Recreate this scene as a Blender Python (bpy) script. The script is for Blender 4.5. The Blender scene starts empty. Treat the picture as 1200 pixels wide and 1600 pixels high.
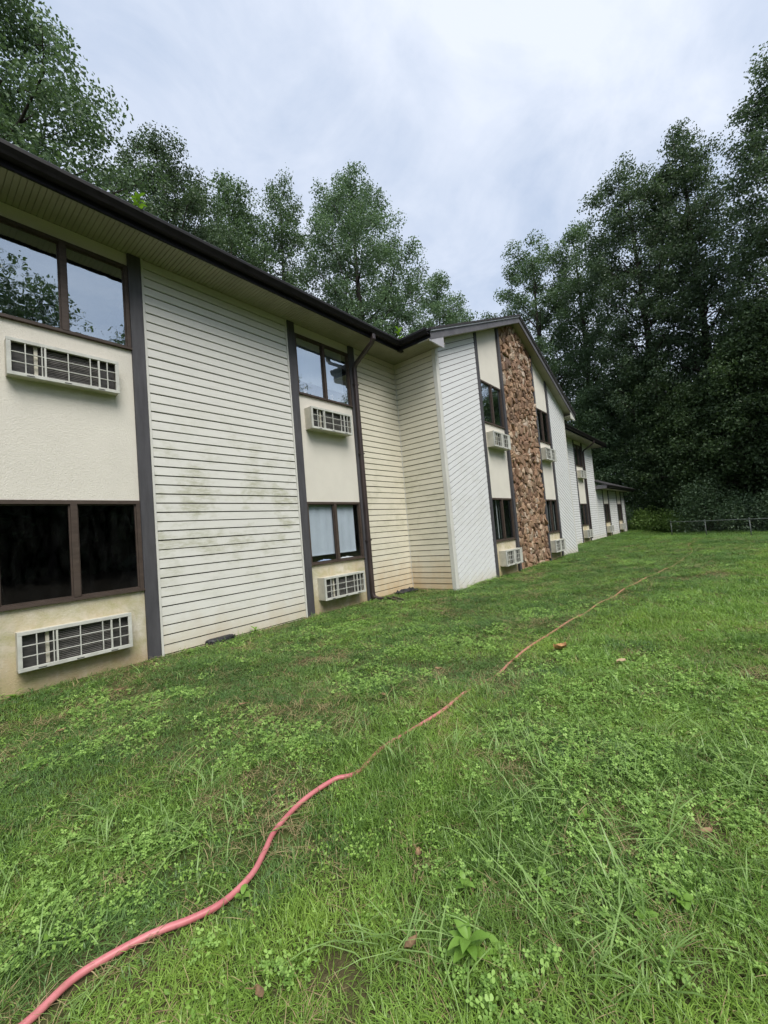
import bpy, math, random
import numpy as np
from mathutils import Vector, Matrix

R = math.radians
SC = bpy.context.scene
COL = SC.collection

# ------------------------------------------------------------------ camera, sky, sun, exposure
cam_d = bpy.data.cameras.new('camera')
cam = bpy.data.objects.new('camera', cam_d)
COL.objects.link(cam)
CAM = Vector((0.0, -5.937, 1.38))
yaw, pitch, roll = 0.69178, 0.05169, -0.08389
fw = Vector((math.cos(pitch) * math.cos(yaw), math.cos(pitch) * math.sin(yaw), math.sin(pitch)))
rt = Vector((math.sin(yaw), -math.cos(yaw), 0.0))
up = rt.cross(fw)
rt2 = rt * math.cos(roll) + up * math.sin(roll)
up2 = -rt * math.sin(roll) + up * math.cos(roll)
cam.matrix_world = Matrix(((rt2.x, up2.x, -fw.x, CAM.x), (rt2.y, up2.y, -fw.y, CAM.y),
                           (rt2.z, up2.z, -fw.z, CAM.z), (0, 0, 0, 1)))
cam_d.sensor_fit = 'VERTICAL'
cam_d.sensor_height = 24.0
cam_d.lens = 9.67
cam_d.clip_start = 0.05
cam_d.clip_end = 2000
SC.camera = cam

SUN_EL, SUN_AZ = R(55), math.atan2(-0.92, -0.38)      # direction towards the sun
world = bpy.data.worlds.new('World')
SC.world = world
world.use_nodes = True
wn, wl = world.node_tree.nodes, world.node_tree.links
wn.clear()
w_out = wn.new('ShaderNodeOutputWorld')
w_bg = wn.new('ShaderNodeBackground')
w_bg.inputs['Strength'].default_value = 0.070
sky = wn.new('ShaderNodeTexSky')
sky.sky_type = 'NISHITA'
sky.sun_disc = False
sky.sun_elevation = SUN_EL
sky.sun_rotation = math.pi / 2 - SUN_AZ
sky.dust_density = 2.0
tc = wn.new('ShaderNodeTexCoord')
sep = wn.new('ShaderNodeSeparateXYZ')
wl.new(tc.outputs['Generated'], sep.inputs[0])
def wmath(op, a, b):
    n = wn.new('ShaderNodeMath'); n.operation = op
    for i, v in enumerate((a, b)):
        if isinstance(v, (int, float)): n.inputs[i].default_value = v
        else: wl.new(v, n.inputs[i])
    return n.outputs[0]
zc = wmath('ADD', wmath('MAXIMUM', sep.outputs[2], 0.0), 0.28)   # cloud layer overhead
comb = wn.new('ShaderNodeCombineXYZ')
wl.new(wmath('DIVIDE', sep.outputs[0], zc), comb.inputs[0])
wl.new(wmath('DIVIDE', sep.outputs[1], zc), comb.inputs[1])
def wnoise(scale, detail, rough, dist, off=0.0):
    mp = wn.new('ShaderNodeMapping'); mp.inputs['Location'].default_value = (off, off * .7, 0)
    wl.new(comb.outputs[0], mp.inputs[0])
    n = wn.new('ShaderNodeTexNoise'); n.inputs['Scale'].default_value = scale
    n.inputs['Detail'].default_value = detail; n.inputs['Roughness'].default_value = rough
    n.inputs['Distortion'].default_value = dist
    wl.new(mp.outputs[0], n.inputs['Vector'])
    return n.outputs['Fac']
cl1 = wnoise(1.25, 7, 0.56, 0.5, 3.1)
cl2 = wnoise(3.2, 6, 0.6, 0.7, 8.3)
clv = wmath('ADD', wmath('MULTIPLY', cl1, 0.58), wmath('MULTIPLY', cl2, 0.42))
cr = wn.new('ShaderNodeValToRGB')
cr.color_ramp.elements[0].position = 0.38
cr.color_ramp.elements[0].color = (3.8, 4.5, 5.75, 1)
cr.color_ramp.elements[1].position = 0.62
cr.color_ramp.elements[1].color = (6.25, 6.65, 7.45, 1)
wl.new(clv, cr.inputs[0])
wmix = wn.new('ShaderNodeMixRGB')
wmix.inputs[0].default_value = 0.88            # nearly closed cloud cover over the clear sky
wl.new(sky.outputs[0], wmix.inputs[1])
wl.new(cr.outputs[0], wmix.inputs[2])
wl.new(wmix.outputs[0], w_bg.inputs['Color'])
wl.new(w_bg.outputs[0], w_out.inputs[0])

sun_d = bpy.data.lights.new('sun', 'SUN')
sun_d.energy = 1.8
sun_d.angle = R(34)
sun_d.color = (1.0, 0.965, 0.91)
sun = bpy.data.objects.new('sun', sun_d)
COL.objects.link(sun)
sdir = Vector((math.cos(SUN_EL) * math.cos(SUN_AZ), math.cos(SUN_EL) * math.sin(SUN_AZ), math.sin(SUN_EL)))
sun.rotation_euler = sdir.to_track_quat('Z', 'Y').to_euler()
sun.location = (0, -20, 30)

vs = SC.view_settings
vs.view_transform = 'Standard'
vs.look = 'None'
vs.gamma = 1.0
vs.exposure = 1.15
SC.cycles.max_bounces = 5
SC.cycles.diffuse_bounces = 3
SC.cycles.glossy_bounces = 3
SC.cycles.transparent_max_bounces = 8
SC.cycles.adaptive_threshold = 0.025
SC.cycles.caustics_reflective = False
SC.cycles.caustics_refractive = False

# ------------------------------------------------------------------ helpers
def link(o, parent=None):
    COL.objects.link(o)
    if parent is not None:
        o.parent = parent
    return o

def tag(o, label, cat, group=None, kind=None):
    o['label'] = label
    o['category'] = cat
    if group: o['group'] = group
    if kind: o['kind'] = kind
    return o

def empty(name, loc=(0, 0, 0), rz=0.0):
    o = bpy.data.objects.new(name, None)
    o.empty_display_size = 0.2
    COL.objects.link(o)
    o.location = loc
    o.rotation_euler = (0, 0, rz)
    return o

class MB:
    """collects shapes into one mesh"""
    def __init__(s): s.v, s.f = [], []
    def add(s, vs_, fs_):
        b = len(s.v); s.v += [tuple(p) for p in vs_]; s.f += [tuple(i + b for i in f) for f in fs_]
        return s
    def box(s, x0, x1, y0, y1, z0, z1):
        return s.add([(x0, y0, z0), (x1, y0, z0), (x1, y1, z0), (x0, y1, z0), (x0, y0, z1), (x1, y0, z1), (x1, y1, z1), (x0, y1, z1)],
                     [(0, 3, 2, 1), (4, 5, 6, 7), (0, 1, 5, 4), (1, 2, 6, 5), (2, 3, 7, 6), (3, 0, 4, 7)])
    def quad(s, a, b, c, d): return s.add([a, b, c, d], [(0, 1, 2, 3)])
    def prism(s, poly, axis, a, b):
        """poly: 2D outline in the other two axes, swept from a to b along axis (0 x,1 y,2 z)"""
        n = len(poly)
        def mk(p, t):
            if axis == 0: return (t, p[0], p[1])
            if axis == 1: return (p[0], t, p[1])
            return (p[0], p[1], t)
        v = [mk(p, a) for p in poly] + [mk(p, b) for p in poly]
        f = [tuple(range(n - 1, -1, -1)), tuple(range(n, 2 * n))] + [(i, (i + 1) % n, n + (i + 1) % n, n + i) for i in range(n)]
        return s.add(v, f)
    def tube(s, pts, rad, n=8, caps=True):
        pts = [Vector(p) for p in pts]
        if not hasattr(rad, '__len__'): rad = [rad] * len(pts)
        rings = []; ref = Vector((0.31, 0.17, 0.93)).normalized()
        for i, p in enumerate(pts):
            d = (pts[min(i + 1, len(pts) - 1)] - pts[max(i - 1, 0)]).normalized()
            a = d.cross(ref)
            if a.length < 1e-3: a = d.cross(Vector((1, 0, 0)))
            a.normalize(); b = d.cross(a)
            rings.append([p + (a * math.cos(2 * math.pi * k / n) + b * math.sin(2 * math.pi * k / n)) * rad[i] for k in range(n)])
        v = [q for r_ in rings for q in r_]; f = []
        for i in range(len(pts) - 1):
            for k in range(n):
                f.append((i * n + k, i * n + (k + 1) % n, (i + 1) * n + (k + 1) % n, (i + 1) * n + k))
        if caps:
            f.append(tuple(range(n - 1, -1, -1))); f.append(tuple((len(pts) - 1) * n + k for k in range(n)))
        return s.add(v, f)
    def mesh(s, name, mat, smooth=False):
        me = bpy.data.meshes.new(name)
        me.from_pydata(s.v, [], s.f); me.update()
        if mat: me.materials.append(mat)
        if smooth: me.polygons.foreach_set('use_smooth', [True] * len(me.polygons))
        return me
    def build(s, name, mat, parent=None, loc=None, smooth=False, bevel=0):
        o = bpy.data.objects.new(name, s.mesh(name, mat, smooth)); link(o, parent)
        if loc: o.location = loc
        if bevel:
            m = o.modifiers.new('bevel', 'BEVEL'); m.width = bevel; m.segments = 2; m.limit_method = 'ANGLE'
        return o

def np_mesh(name, verts, faces, mat, tone=None, smooth=False):
    """fast mesh from numpy, faces (n,3) or (n,4)"""
    me = bpy.data.meshes.new(name)
    k = faces.shape[1]
    me.vertices.add(len(verts)); me.vertices.foreach_set('co', verts.astype(np.float32).ravel())
    me.loops.add(faces.size); me.loops.foreach_set('vertex_index', faces.astype(np.int32).ravel())
    me.polygons.add(len(faces))
    me.polygons.foreach_set('loop_start', np.arange(0, faces.size, k, dtype=np.int32))
    me.update(calc_edges=True)
    if smooth: me.polygons.foreach_set('use_smooth', np.ones(len(faces), bool))
    if tone is not None:
        a = me.attributes.new('tone', 'FLOAT', 'FACE'); a.data.foreach_set('value', tone.astype(np.float32))
    if mat: me.materials.append(mat)
    me.validate()
    return me

# ------------------------------------------------------------------ materials
class NT:
    def __init__(s, name):
        s.m = bpy.data.materials.new(name); s.m.use_nodes = True
        s.n, s.l = s.m.node_tree.nodes, s.m.node_tree.links
        s.n.clear()
        s.out = s.n.new('ShaderNodeOutputMaterial')
    def new(s, t, **kw):
        n = s.n.new(t)
        for k, v in kw.items(): setattr(n, k, v)
        return n
    def put(s, sock, v):
        if hasattr(v, 'links') or hasattr(v, 'is_linked'): s.l.new(v, sock)
        else: sock.default_value = v
    def pos(s, scale=(1, 1, 1), obj=False):
        if obj:
            p = s.new('ShaderNodeTexCoord').outputs['Object']
        else:
            p = s.new('ShaderNodeNewGeometry').outputs['Position']
        mp = s.new('ShaderNodeMapping'); mp.inputs['Scale'].default_value = scale
        s.l.new(p, mp.inputs[0]); return mp.outputs[0]
    def noise(s, vec, scale, detail=4, rough=0.55, dist=0.0):
        n = s.new('ShaderNodeTexNoise'); s.l.new(vec, n.inputs['Vector'])
        n.inputs['Scale'].default_value = scale; n.inputs['Detail'].default_value = detail
        n.inputs['Roughness'].default_value = rough; n.inputs['Distortion'].default_value = dist
        return n.outputs['Fac']
    def ramp(s, fac, *stops):
        r = s.new('ShaderNodeValToRGB'); e = r.color_ramp.elements
        while len(e) < len(stops): e.new(0.5)
        for el, (p, c) in zip(e, stops):
            el.position = p; el.color = (c, c, c, 1) if isinstance(c, (int, float)) else (*c, 1)
        s.l.new(fac, r.inputs[0]); return r.outputs[0]
    def mix(s, fac, a, b, mode='MIX'):
        n = s.new('ShaderNodeMixRGB', blend_type=mode)
        for sock, v in zip(n.inputs, (fac, a, b)):
            if isinstance(v, tuple): sock.default_value = (*v, 1)
            elif isinstance(v, (int, float)): sock.default_value = v
            else: s.l.new(v, sock)
        return n.outputs[0]
    def math(s, op, a, b=0.0):
        n = s.new('ShaderNodeMath', operation=op)
        for i, v in enumerate((a, b)):
            if isinstance(v, (int, float)): n.inputs[i].default_value = v
            else: s.l.new(v, n.inputs[i])
        return n.outputs[0]
    def zsel(s):
        p = s.new('ShaderNodeSeparateXYZ'); s.l.new(s.new('ShaderNodeNewGeometry').outputs['Position'], p.inputs[0]); return p.outputs
    def rnd(s): return s.new('ShaderNodeObjectInfo').outputs['Random']
    def bsdf(s, color, rough=0.6, spec=0.4, bump=None, bstr=0.3, bdist=0.01, metallic=0.0):
        b = s.new('ShaderNodeBsdfPrincipled')
        if isinstance(color, tuple): b.inputs['Base Color'].default_value = (*color, 1)
        else: s.l.new(color, b.inputs['Base Color'])
        if isinstance(rough, (int, float)): b.inputs['Roughness'].default_value = rough
        else: s.l.new(rough, b.inputs['Roughness'])
        b.inputs['Specular IOR Level'].default_value = spec
        b.inputs['Metallic'].default_value = metallic
        if bump is not None:
            n = s.new('ShaderNodeBump'); n.inputs['Strength'].default_value = bstr; n.inputs['Distance'].default_value = bdist
            s.l.new(bump, n.inputs['Height']); s.l.new(n.outputs[0], b.inputs['Normal'])
        s.l.new(b.outputs[0], s.out.inputs[0])
        return s.m

def mat_siding(name, base, stain, stain_h, mildew, rust=None):
    t = NT(name); p = t.pos()
    c = t.mix(t.math('MULTIPLY', t.rnd(), 0.22), base, tuple(x * 0.90 for x in base))
    streak = t.noise(t.pos((1.2, 1.2, 9)), 2.2, 6, 0.65, 0.4)
    c = t.mix(t.ramp(streak, (0.46, 0.0), (0.78, 0.40)), c, tuple(x * 0.72 for x in base))
    mil = t.noise(t.pos((1.0, 1.0, 1.3)), 1.9, 6, 0.6, 0.0)
    z = t.zsel()
    band = t.ramp(t.math('DIVIDE', z[2], 5.5), (0.10, 0.15), (0.30, 1.0), (0.46, 0.9), (0.66, 0.0))
    fine = t.noise(t.pos((2.2, 2.2, 7.87)), 3.2, 5, 0.7)
    m = t.math('MULTIPLY', t.math('MULTIPLY', t.ramp(mil, (0.47, 0.0), (0.60, 1.0)), band), t.ramp(fine, (0.34, 0.0), (0.60, 1.0)))
    c = t.mix(t.math('MULTIPLY', m, mildew), c, (0.30, 0.30, 0.17))
    low = t.ramp(t.math('ADD', t.math('DIVIDE', z[2], stain_h), t.math('MULTIPLY', t.noise(t.pos((2, 2, 1)), 1.7, 6, 0.65), 0.9)), (0.35, 0.75), (1.15, 0.0))
    c = t.mix(low, c, stain)
    speck = t.noise(p, 38, 3, 0.7)
    c = t.mix(t.ramp(speck, (0.70, 0.0), (0.78, 0.55)), c, (0.12, 0.09, 0.06))
    return t.bsdf(c, 0.5, 0.35, t.noise(t.pos((6, 6, 60)), 3, 3), 0.10, 0.003)

M = {}
M['siding'] = mat_siding('white_siding', (0.655, 0.645, 0.595), (0.50, 0.42, 0.28), 0.95, 0.65)
M['siding_cream'] = mat_siding('cream_siding', (0.66, 0.62, 0.50), (0.52, 0.345, 0.155), 1.5, 0.35)
M['siding_gable'] = mat_siding('gable_siding', (0.70, 0.705, 0.70), (0.58, 0.52, 0.40), 0.6, 0.15)

def mat_stucco(name, base, dirt, dz):
    t = NT(name); p = t.pos()
    c = t.mix(t.ramp(t.noise(p, 2.2, 6, 0.6), (0.35, 0.0), (0.75, 0.5)), base, tuple(x * 0.86 for x in base))
    z = t.zsel()
    low = t.ramp(t.math('ADD', t.math('DIVIDE', z[2], dz), t.math('MULTIPLY', t.noise(t.pos((1.5, 1.5, 0.8)), 2.6, 7, 0.7), 1.1)), (0.45, 0.95), (1.5, 0.0))
    c = t.mix(low, c, dirt)
    und = t.ramp(t.math('DIVIDE', z[2], 2.0), (0.44, 1.0), (0.46, 0.0))
    c = t.mix(t.math('MULTIPLY', und, t.ramp(t.noise(t.pos((1, 1, 0.6)), 1.9, 6, 0.65), (0.34, 0.05), (0.66, 0.75))), c, (0.45, 0.35, 0.18))
    alg = t.noise(t.pos((1, 1, 1.4)), 3.3, 7, 0.7, 0.4)
    lowz = t.ramp(t.math('DIVIDE', z[2], 2.0), (0.40, 1.0), (0.5, 0.0))
    c = t.mix(t.math('MULTIPLY', t.math('MULTIPLY', t.ramp(alg, (0.42, 0.0), (0.68, 0.85)), lowz), 0.9), c, (0.36, 0.34, 0.16))
    c = t.mix(t.ramp(t.noise(p, 21, 4, 0.75), (0.70, 0.0), (0.80, 0.5)), c, (0.16, 0.12, 0.08))
    return t.bsdf(c, 0.85, 0.2, t.noise(p, 60, 5, 0.7), 0.55, 0.013)
M['stucco'] = mat_stucco('cream_stucco', (0.69, 0.655, 0.575), (0.33, 0.235, 0.13), 0.80)

def mat_plain(name, base, var=0.25, scale=6, rough=0.6, spec=0.4, bump=0.1, stretch=(1, 1, 1), speck=None):
    t = NT(name); p = t.pos(stretch)
    n = t.noise(p, scale, 6, 0.62)
    c = t.mix(t.ramp(n, (0.3, 0.0), (0.75, 1.0)), tuple(x * (1 - var) for x in base), tuple(x * (1 + var) for x in base))
    if speck:
        c = t.mix(t.ramp(t.noise(t.pos(), 26, 4, 0.75), (0.64, 0.0), (0.75, 0.7)), c, speck)
    return t.bsdf(c, t.ramp(t.noise(t.pos(), 9, 4), (0.3, max(rough - .12, .05)), (0.7, min(rough + .12, 1))), spec, n, bump, 0.004)
M['post'] = mat_plain('weathered_grey_post', (0.070, 0.068, 0.074), 0.25, 4, 0.65, 0.3, 0.15, (4, 4, 0.5))
M['frame'] = mat_plain('bronze_window_frame', (0.068, 0.050, 0.040), 0.25, 7, 0.55, 0.3, 0.1, (1, 1, 3))
M['gutter'] = mat_plain('dark_brown_gutter', (0.012, 0.0105, 0.011), 0.3, 5, 0.5, 0.22, 0.05, (0.6, 4, 4))
M['fascia'] = mat_plain('dark_fascia', (0.010, 0.010, 0.013), 0.3, 3, 0.55, 0.2, 0.05)
M['rake'] = mat_plain('grey_rake_board', (0.12, 0.115, 0.125), 0.25, 3, 0.5, 0.4, 0.1)
M['drip'] = mat_plain('pale_drip_edge', (0.36, 0.37, 0.40), 0.15, 3, 0.4, 0.5, 0.05)
M['return'] = mat_plain('pale_eave_return', (0.42, 0.41, 0.44), 0.15, 3, 0.5, 0.4, 0.05)
M['downspout'] = mat_plain('brown_downspout', (0.050, 0.036, 0.034), 0.28, 5, 0.42, 0.45, 0.08, (1, 1, 0.4), (0.12, 0.10, 0.09))
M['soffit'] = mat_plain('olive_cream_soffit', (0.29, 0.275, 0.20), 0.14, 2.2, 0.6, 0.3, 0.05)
M['shingle'] = mat_plain('dark_shingle', (0.045, 0.043, 0.045), 0.45, 40, 0.9, 0.2, 0.6)
M['corner'] = mat_plain('cream_corner_trim', (0.62, 0.61, 0.56), 0.08, 4, 0.5, 0.35, 0.05, (1, 1, 0.5), (0.50, 0.47, 0.36))
M['mortar'] = mat_plain('brown_mortar', (0.060, 0.042, 0.030), 0.4, 16, 0.9, 0.15, 0.5)
M['lap_shade'] = mat_plain('brown_lap_shade', (0.075, 0.058, 0.045), 0.3, 6, 0.9, 0.1, 0.2)  # siding backing, its dark colour paints the shade line under each lap
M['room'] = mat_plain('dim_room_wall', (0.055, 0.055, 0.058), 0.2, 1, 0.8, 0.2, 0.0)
M['blind'] = mat_plain('white_roller_blind', (0.54, 0.60, 0.68), 0.06, 2, 0.7, 0.2, 0.05)
M['curtain'] = mat_plain('grey_vertical_blind', (0.30, 0.33, 0.33), 0.25, 6, 0.8, 0.2, 0.1, (5, 1, 0.2))
M['casing'] = mat_plain('cream_ac_casing', (0.52, 0.49, 0.40), 0.2, 5, 0.5, 0.4, 0.05, (1, 1, 1), (0.34, 0.27, 0.16))
M['grille'] = mat_plain('white_ac_grille', (0.52, 0.52, 0.47), 0.2, 6, 0.45, 0.4, 0.05, (1, 1, 1), (0.34, 0.28, 0.17))
M['coil'] = mat_plain('dark_ac_coil', (0.06, 0.058, 0.056), 0.5, 9, 0.6, 0.4, 0.2, (1, 1, 3))
M['coil_fin'] = mat_plain('grey_ac_fin', (0.17, 0.16, 0.15), 0.4, 10, 0.5, 0.4, 0.1)
M['black_plastic'] = mat_plain('black_plastic', (0.022, 0.022, 0.026), 0.35, 12, 0.5, 0.45, 0.2)
M['galv'] = mat_plain('galvanised_steel', (0.115, 0.13, 0.12), 0.3, 6, 0.5, 0.4, 0.05)
M['rail'] = mat_plain('pale_steel_rail', (0.13, 0.145, 0.135), 0.2, 6, 0.5, 0.4, 0.05)
M['bark'] = mat_plain('tree_bark', (0.060, 0.052, 0.044), 0.4, 6, 0.9, 0.15, 0.6, (1, 1, 0.25))

def mat_stone(name, by_object):
    t = NT(name); p = t.pos()
    if by_object: rn = t.rnd()
    else:
        vo = t.new('ShaderNodeTexVoronoi'); vo.inputs['Scale'].default_value = 5.5; t.l.new(p, vo.inputs['Vector'])
        sx = t.new('ShaderNodeSeparateXYZ'); t.l.new(vo.outputs['Color'], sx.inputs[0]); rn = sx.outputs[0]
    c = t.ramp(rn, (0.0, (0.20, 0.11, 0.068)), (0.18, (0.36, 0.22, 0.13)), (0.34, (0.13, 0.082, 0.058)), (0.52, (0.43, 0.285, 0.175)),
               (0.68, (0.25, 0.15, 0.095)), (0.86, (0.50, 0.37, 0.25)), (1.0, (0.55, 0.46, 0.37)))
    c = t.mix(t.ramp(t.noise(p, 8, 7, 0.65, 0.6), (0.40, 0.0), (0.74, 0.75)), c, (0.12, 0.070, 0.045))
    c = t.mix(t.ramp(t.noise(p, 12, 5, 0.6), (0.60, 0.0), (0.76, 0.5)), c, (0.52, 0.36, 0.23))
    return t.bsdf(c, 0.7, 0.35, t.noise(p, 22, 7, 0.7), 0.9, 0.03)
M['stone'] = mat_stone('field_stone', True)
M['stone_small'] = mat_stone('small_field_stone', False)

def mat_glass(name, base, tint):
    t = NT(name)
    geo = t.new('ShaderNodeNewGeometry')
    dt = t.new('ShaderNodeVectorMath', operation='DOT_PRODUCT')
    t.l.new(geo.outputs['True Normal'], dt.inputs[0]); t.l.new(geo.outputs['Incoming'], dt.inputs[1])
    graz = t.math('POWER', t.math('SUBTRACT', 1.0, t.math('ABSOLUTE', dt.outputs['Value'])), 5.0)
    refl = t.math('ADD', t.math('MULTIPLY', graz, 1.0 - base), base)
    gl = t.new('ShaderNodeBsdfGlossy'); gl.inputs['Roughness'].default_value = 0.0
    gl.inputs['Color'].default_value = (0.85, 0.94, 1.0, 1)
    wob = t.new('ShaderNodeBump'); wob.inputs['Strength'].default_value = 0.10; wob.inputs['Distance'].default_value = 0.02
    t.l.new(t.noise(t.pos(), 2.2, 3), wob.inputs['Height']); t.l.new(wob.outputs[0], gl.inputs['Normal'])
    tr = t.new('ShaderNodeBsdfTransparent'); tr.inputs['Color'].default_value = (*tint, 1)
    df = t.new('ShaderNodeBsdfDiffuse'); df.inputs['Color'].default_value = (0.30, 0.31, 0.30, 1)
    dust = t.new('ShaderNodeMixShader')                      # a film of dust and dried rain
    t.l.new(t.ramp(t.noise(t.pos((3, 3, 0.8)), 3.0, 6, 0.65, 0.5), (0.45, 0.0), (0.9, 0.035)), dust.inputs[0])
    t.l.new(tr.outputs[0], dust.inputs[1]); t.l.new(df.outputs[0], dust.inputs[2])
    mx = t.new('ShaderNodeMixShader')
    t.l.new(refl, mx.inputs[0]); t.l.new(dust.outputs[0], mx.inputs[1]); t.l.new(gl.outputs[0], mx.inputs[2])
    t.l.new(mx.outputs[0], t.out.inputs[0])
    return t.m
M['glass'] = mat_glass('mirror_tinted_glass', 0.50, (0.82, 0.86, 0.87))
M['glass_clear'] = mat_glass('clear_glass', 0.11, (0.93, 0.95, 0.95))

def mat_leaf(name, dark, light, trans=0.34, rough=0.45, spec=0.35, patch=0.0, patch_col=(0.3, 0.3, 0.1)):
    t = NT(name)
    at = t.new('ShaderNodeAttribute'); at.attribute_name = 'tone'
    tone = t.math('ADD', t.math('MULTIPLY', at.outputs['Fac'], 0.8), t.math('MULTIPLY', t.rnd(), 0.2))
    c = t.mix(tone, dark, light)
    if patch:
        big = t.noise(t.pos((1, 1, 0.2)), 0.9, 5, 0.6, 0.5)
        c = t.mix(t.math('MULTIPLY', t.ramp(big, (0.46, 0.0), (0.66, 1.0)), patch), c, t.mix(0.55, c, patch_col))
        dk = t.noise(t.pos((1, 1, 0.2)), 0.55, 6, 0.65, 0.8)
        c = t.mix(t.ramp(dk, (0.40, 0.45), (0.54, 0.0)), c, (0.045, 0.115, 0.028))
        th_ = t.noise(t.pos((1, 1, 0.2)), 2.6, 6, 0.7, 0.6)
        c = t.mix(t.ramp(th_, (0.58, 0.0), (0.74, 0.55)), c, (0.26, 0.25, 0.09))
    b = t.new('ShaderNodeBsdfPrincipled')
    t.l.new(c, b.inputs['Base Color']); b.inputs['Roughness'].default_value = rough; b.inputs['Specular IOR Level'].default_value = spec
    tl = t.new('ShaderNodeBsdfTranslucent')
    t.l.new(t.mix(0.5, c, (0.9, 1.0, 0.35), 'MULTIPLY'), tl.inputs['Color'])
    mx = t.new('ShaderNodeMixShader'); mx.inputs[0].default_value = trans
    t.l.new(b.outputs[0], mx.inputs[1]); t.l.new(tl.outputs[0], mx.inputs[2]); t.l.new(mx.outputs[0], t.out.inputs[0])
    return t.m
M['leaf_dark'] = mat_leaf('dark_leaf', (0.050, 0.082, 0.046), (0.145, 0.215, 0.112))
M['leaf_mid'] = mat_leaf('mid_leaf', (0.060, 0.102, 0.054), (0.170, 0.260, 0.130))
M['leaf_pale'] = mat_leaf('pale_leaf', (0.085, 0.140, 0.080), (0.205, 0.310, 0.165))
M['leaf_vine'] = mat_leaf('vine_leaf', (0.085, 0.150, 0.035), (0.22, 0.34, 0.08))
M['leaf_under'] = mat_leaf('understory_leaf', (0.036, 0.064, 0.030), (0.115, 0.178, 0.070))
M['leaf_lime'] = mat_leaf('lime_leaf', (0.16, 0.30, 0.03), (0.34, 0.50, 0.07), 0.4)
M['weed'] = mat_leaf('weed_leaf', (0.16, 0.30, 0.045), (0.33, 0.50, 0.11), 0.3)
M['grass'] = mat_leaf('grass_blade', (0.075, 0.160, 0.022), (0.320, 0.515, 0.100), 0.35, 0.40, 0.5, 0.8, (0.37, 0.52, 0.08))
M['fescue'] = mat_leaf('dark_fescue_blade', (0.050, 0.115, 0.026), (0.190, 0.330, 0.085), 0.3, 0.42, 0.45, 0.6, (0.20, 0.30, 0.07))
M['crab'] = mat_leaf('coarse_grass', (0.14, 0.25, 0.055), (0.36, 0.52, 0.18), 0.35, 0.4, 0.4)
M['clover'] = mat_leaf('clover_leaf', (0.14, 0.265, 0.05), (0.37, 0.56, 0.145), 0.3, 0.5, 0.3)
M['straw'] = mat_leaf('dry_straw', (0.20, 0.145, 0.070), (0.50, 0.41, 0.22), 0.2, 0.7, 0.2)
M['orange_leaf'] = mat_plain('orange_dead_leaf', (0.38, 0.205, 0.085), 0.6, 22, 0.6, 0.3, 0.3)
M['tan_leaf'] = mat_plain('tan_dead_leaf', (0.46, 0.33, 0.20), 0.3, 20, 0.7, 0.3, 0.3)
M['dead_leaf'] = mat_plain('dead_leaf', (0.235, 0.150, 0.080), 0.6, 34, 0.7, 0.3, 0.3)

t = NT('lawn_soil'); p = t.pos()
n1 = t.noise(p, 0.9, 7, 0.6); n2 = t.noise(p, 14, 6, 0.7)
c = t.mix(t.ramp(n2, (0.35, 0.0), (0.7, 1.0)), (0.045, 0.060, 0.018), (0.090, 0.115, 0.034))
c = t.mix(t.ramp(n1, (0.50, 0.0), (0.68, 0.75)), c, (0.105, 0.074, 0.045))
M['soil'] = t.bsdf(c, 0.95, 0.1, n2, 0.8, 0.04)

# ------------------------------------------------------------------ ground
def sstep(a, b, x):
    q = np.clip((x - a) / (b - a), 0, 1); return q * q * (3 - 2 * q)
def gz(x, y):
    x = np.asarray(x, float); y = np.asarray(y, float)
    w = sstep(0.0, 1.2, -y) * (1 - sstep(20, 30, x))
    b = 0.018 * np.sin(x * 1.9 + 0.6 * np.sin(y * 1.3)) * np.sin(y * 2.3 + 1.1) + 0.010 * np.sin(x * 4.7 + y * 3.1)
    fall = -0.34 * sstep(24, 33, x - 1.1 * (y + 3)) * (1 - sstep(-2.2, -0.4, y))      # the lawn drops towards the fence
    return b * w + fall

def graded(lo, hi, core_lo, core_hi, step, grow):
    a = list(np.arange(core_lo, core_hi + 1e-6, step)); s_ = step
    while a[-1] < hi: s_ *= grow; a.append(min(a[-1] + s_, hi))
    s_ = step
    while a[0] > lo: s_ *= grow; a.insert(0, max(a[0] - s_, lo))
    return np.array(a)
gx = graded(-400, 500, -3, 12, 0.14, 1.09); gy = graded(-400, 400, -8.5, 1.0, 0.14, 1.09)
XX, YY = np.meshgrid(gx, gy, indexing='ij')
V = np.stack([XX, YY, gz(XX, YY)], -1).reshape(-1, 3)
nx, ny = len(gx), len(gy)
I = np.arange(nx * ny).reshape(nx, ny)
F = np.stack([I[:-1, :-1], I[1:, :-1], I[1:, 1:], I[:-1, 1:]], -1).reshape(-1, 4)
ground = link(bpy.data.objects.new('lawn', np_mesh('lawn', V, F, M['soil'], smooth=True)))
ground['kind'] = 'structure'

t = NT('leaf_litter'); p = t.pos()
M['litter'] = t.bsdf(t.mix(t.ramp(t.noise(p, 3, 8, 0.7), (0.35, 0.0), (0.7, 1.0)), (0.020, 0.016, 0.011), (0.060, 0.045, 0.028)), 0.95, 0.1, t.noise(p, 18, 6), 0.8, 0.03)
o = MB().quad((-40, -60, 0.03), (13, -60, 0.03), (13, -9.6, 0.03), (-40, -9.6, 0.03)).build('reflection_dark_sheet', M['litter'])  # unseen sheet added to darken the ground mirrored in the lower left window
o['kind'] = 'structure'

# ------------------------------------------------------------------ the building
ZS = 5.472                      # soffit height
Z_LB, Z_LT, Z_UB, Z_UT = 0.899, 2.081, 4.11, 5.293
G = -1.18                       # front of the stone gable
XIN, XGC, XR = 8.02, 17.62, 12.82
COURSE = 0.127
SLOPE = 0.4167
bld = tag(empty('motel_building', (0, 0, 0)), 'long two storey building with cream lap siding, stucco window bays and a stone gable', 'building')
rng = random.Random(7)

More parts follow.
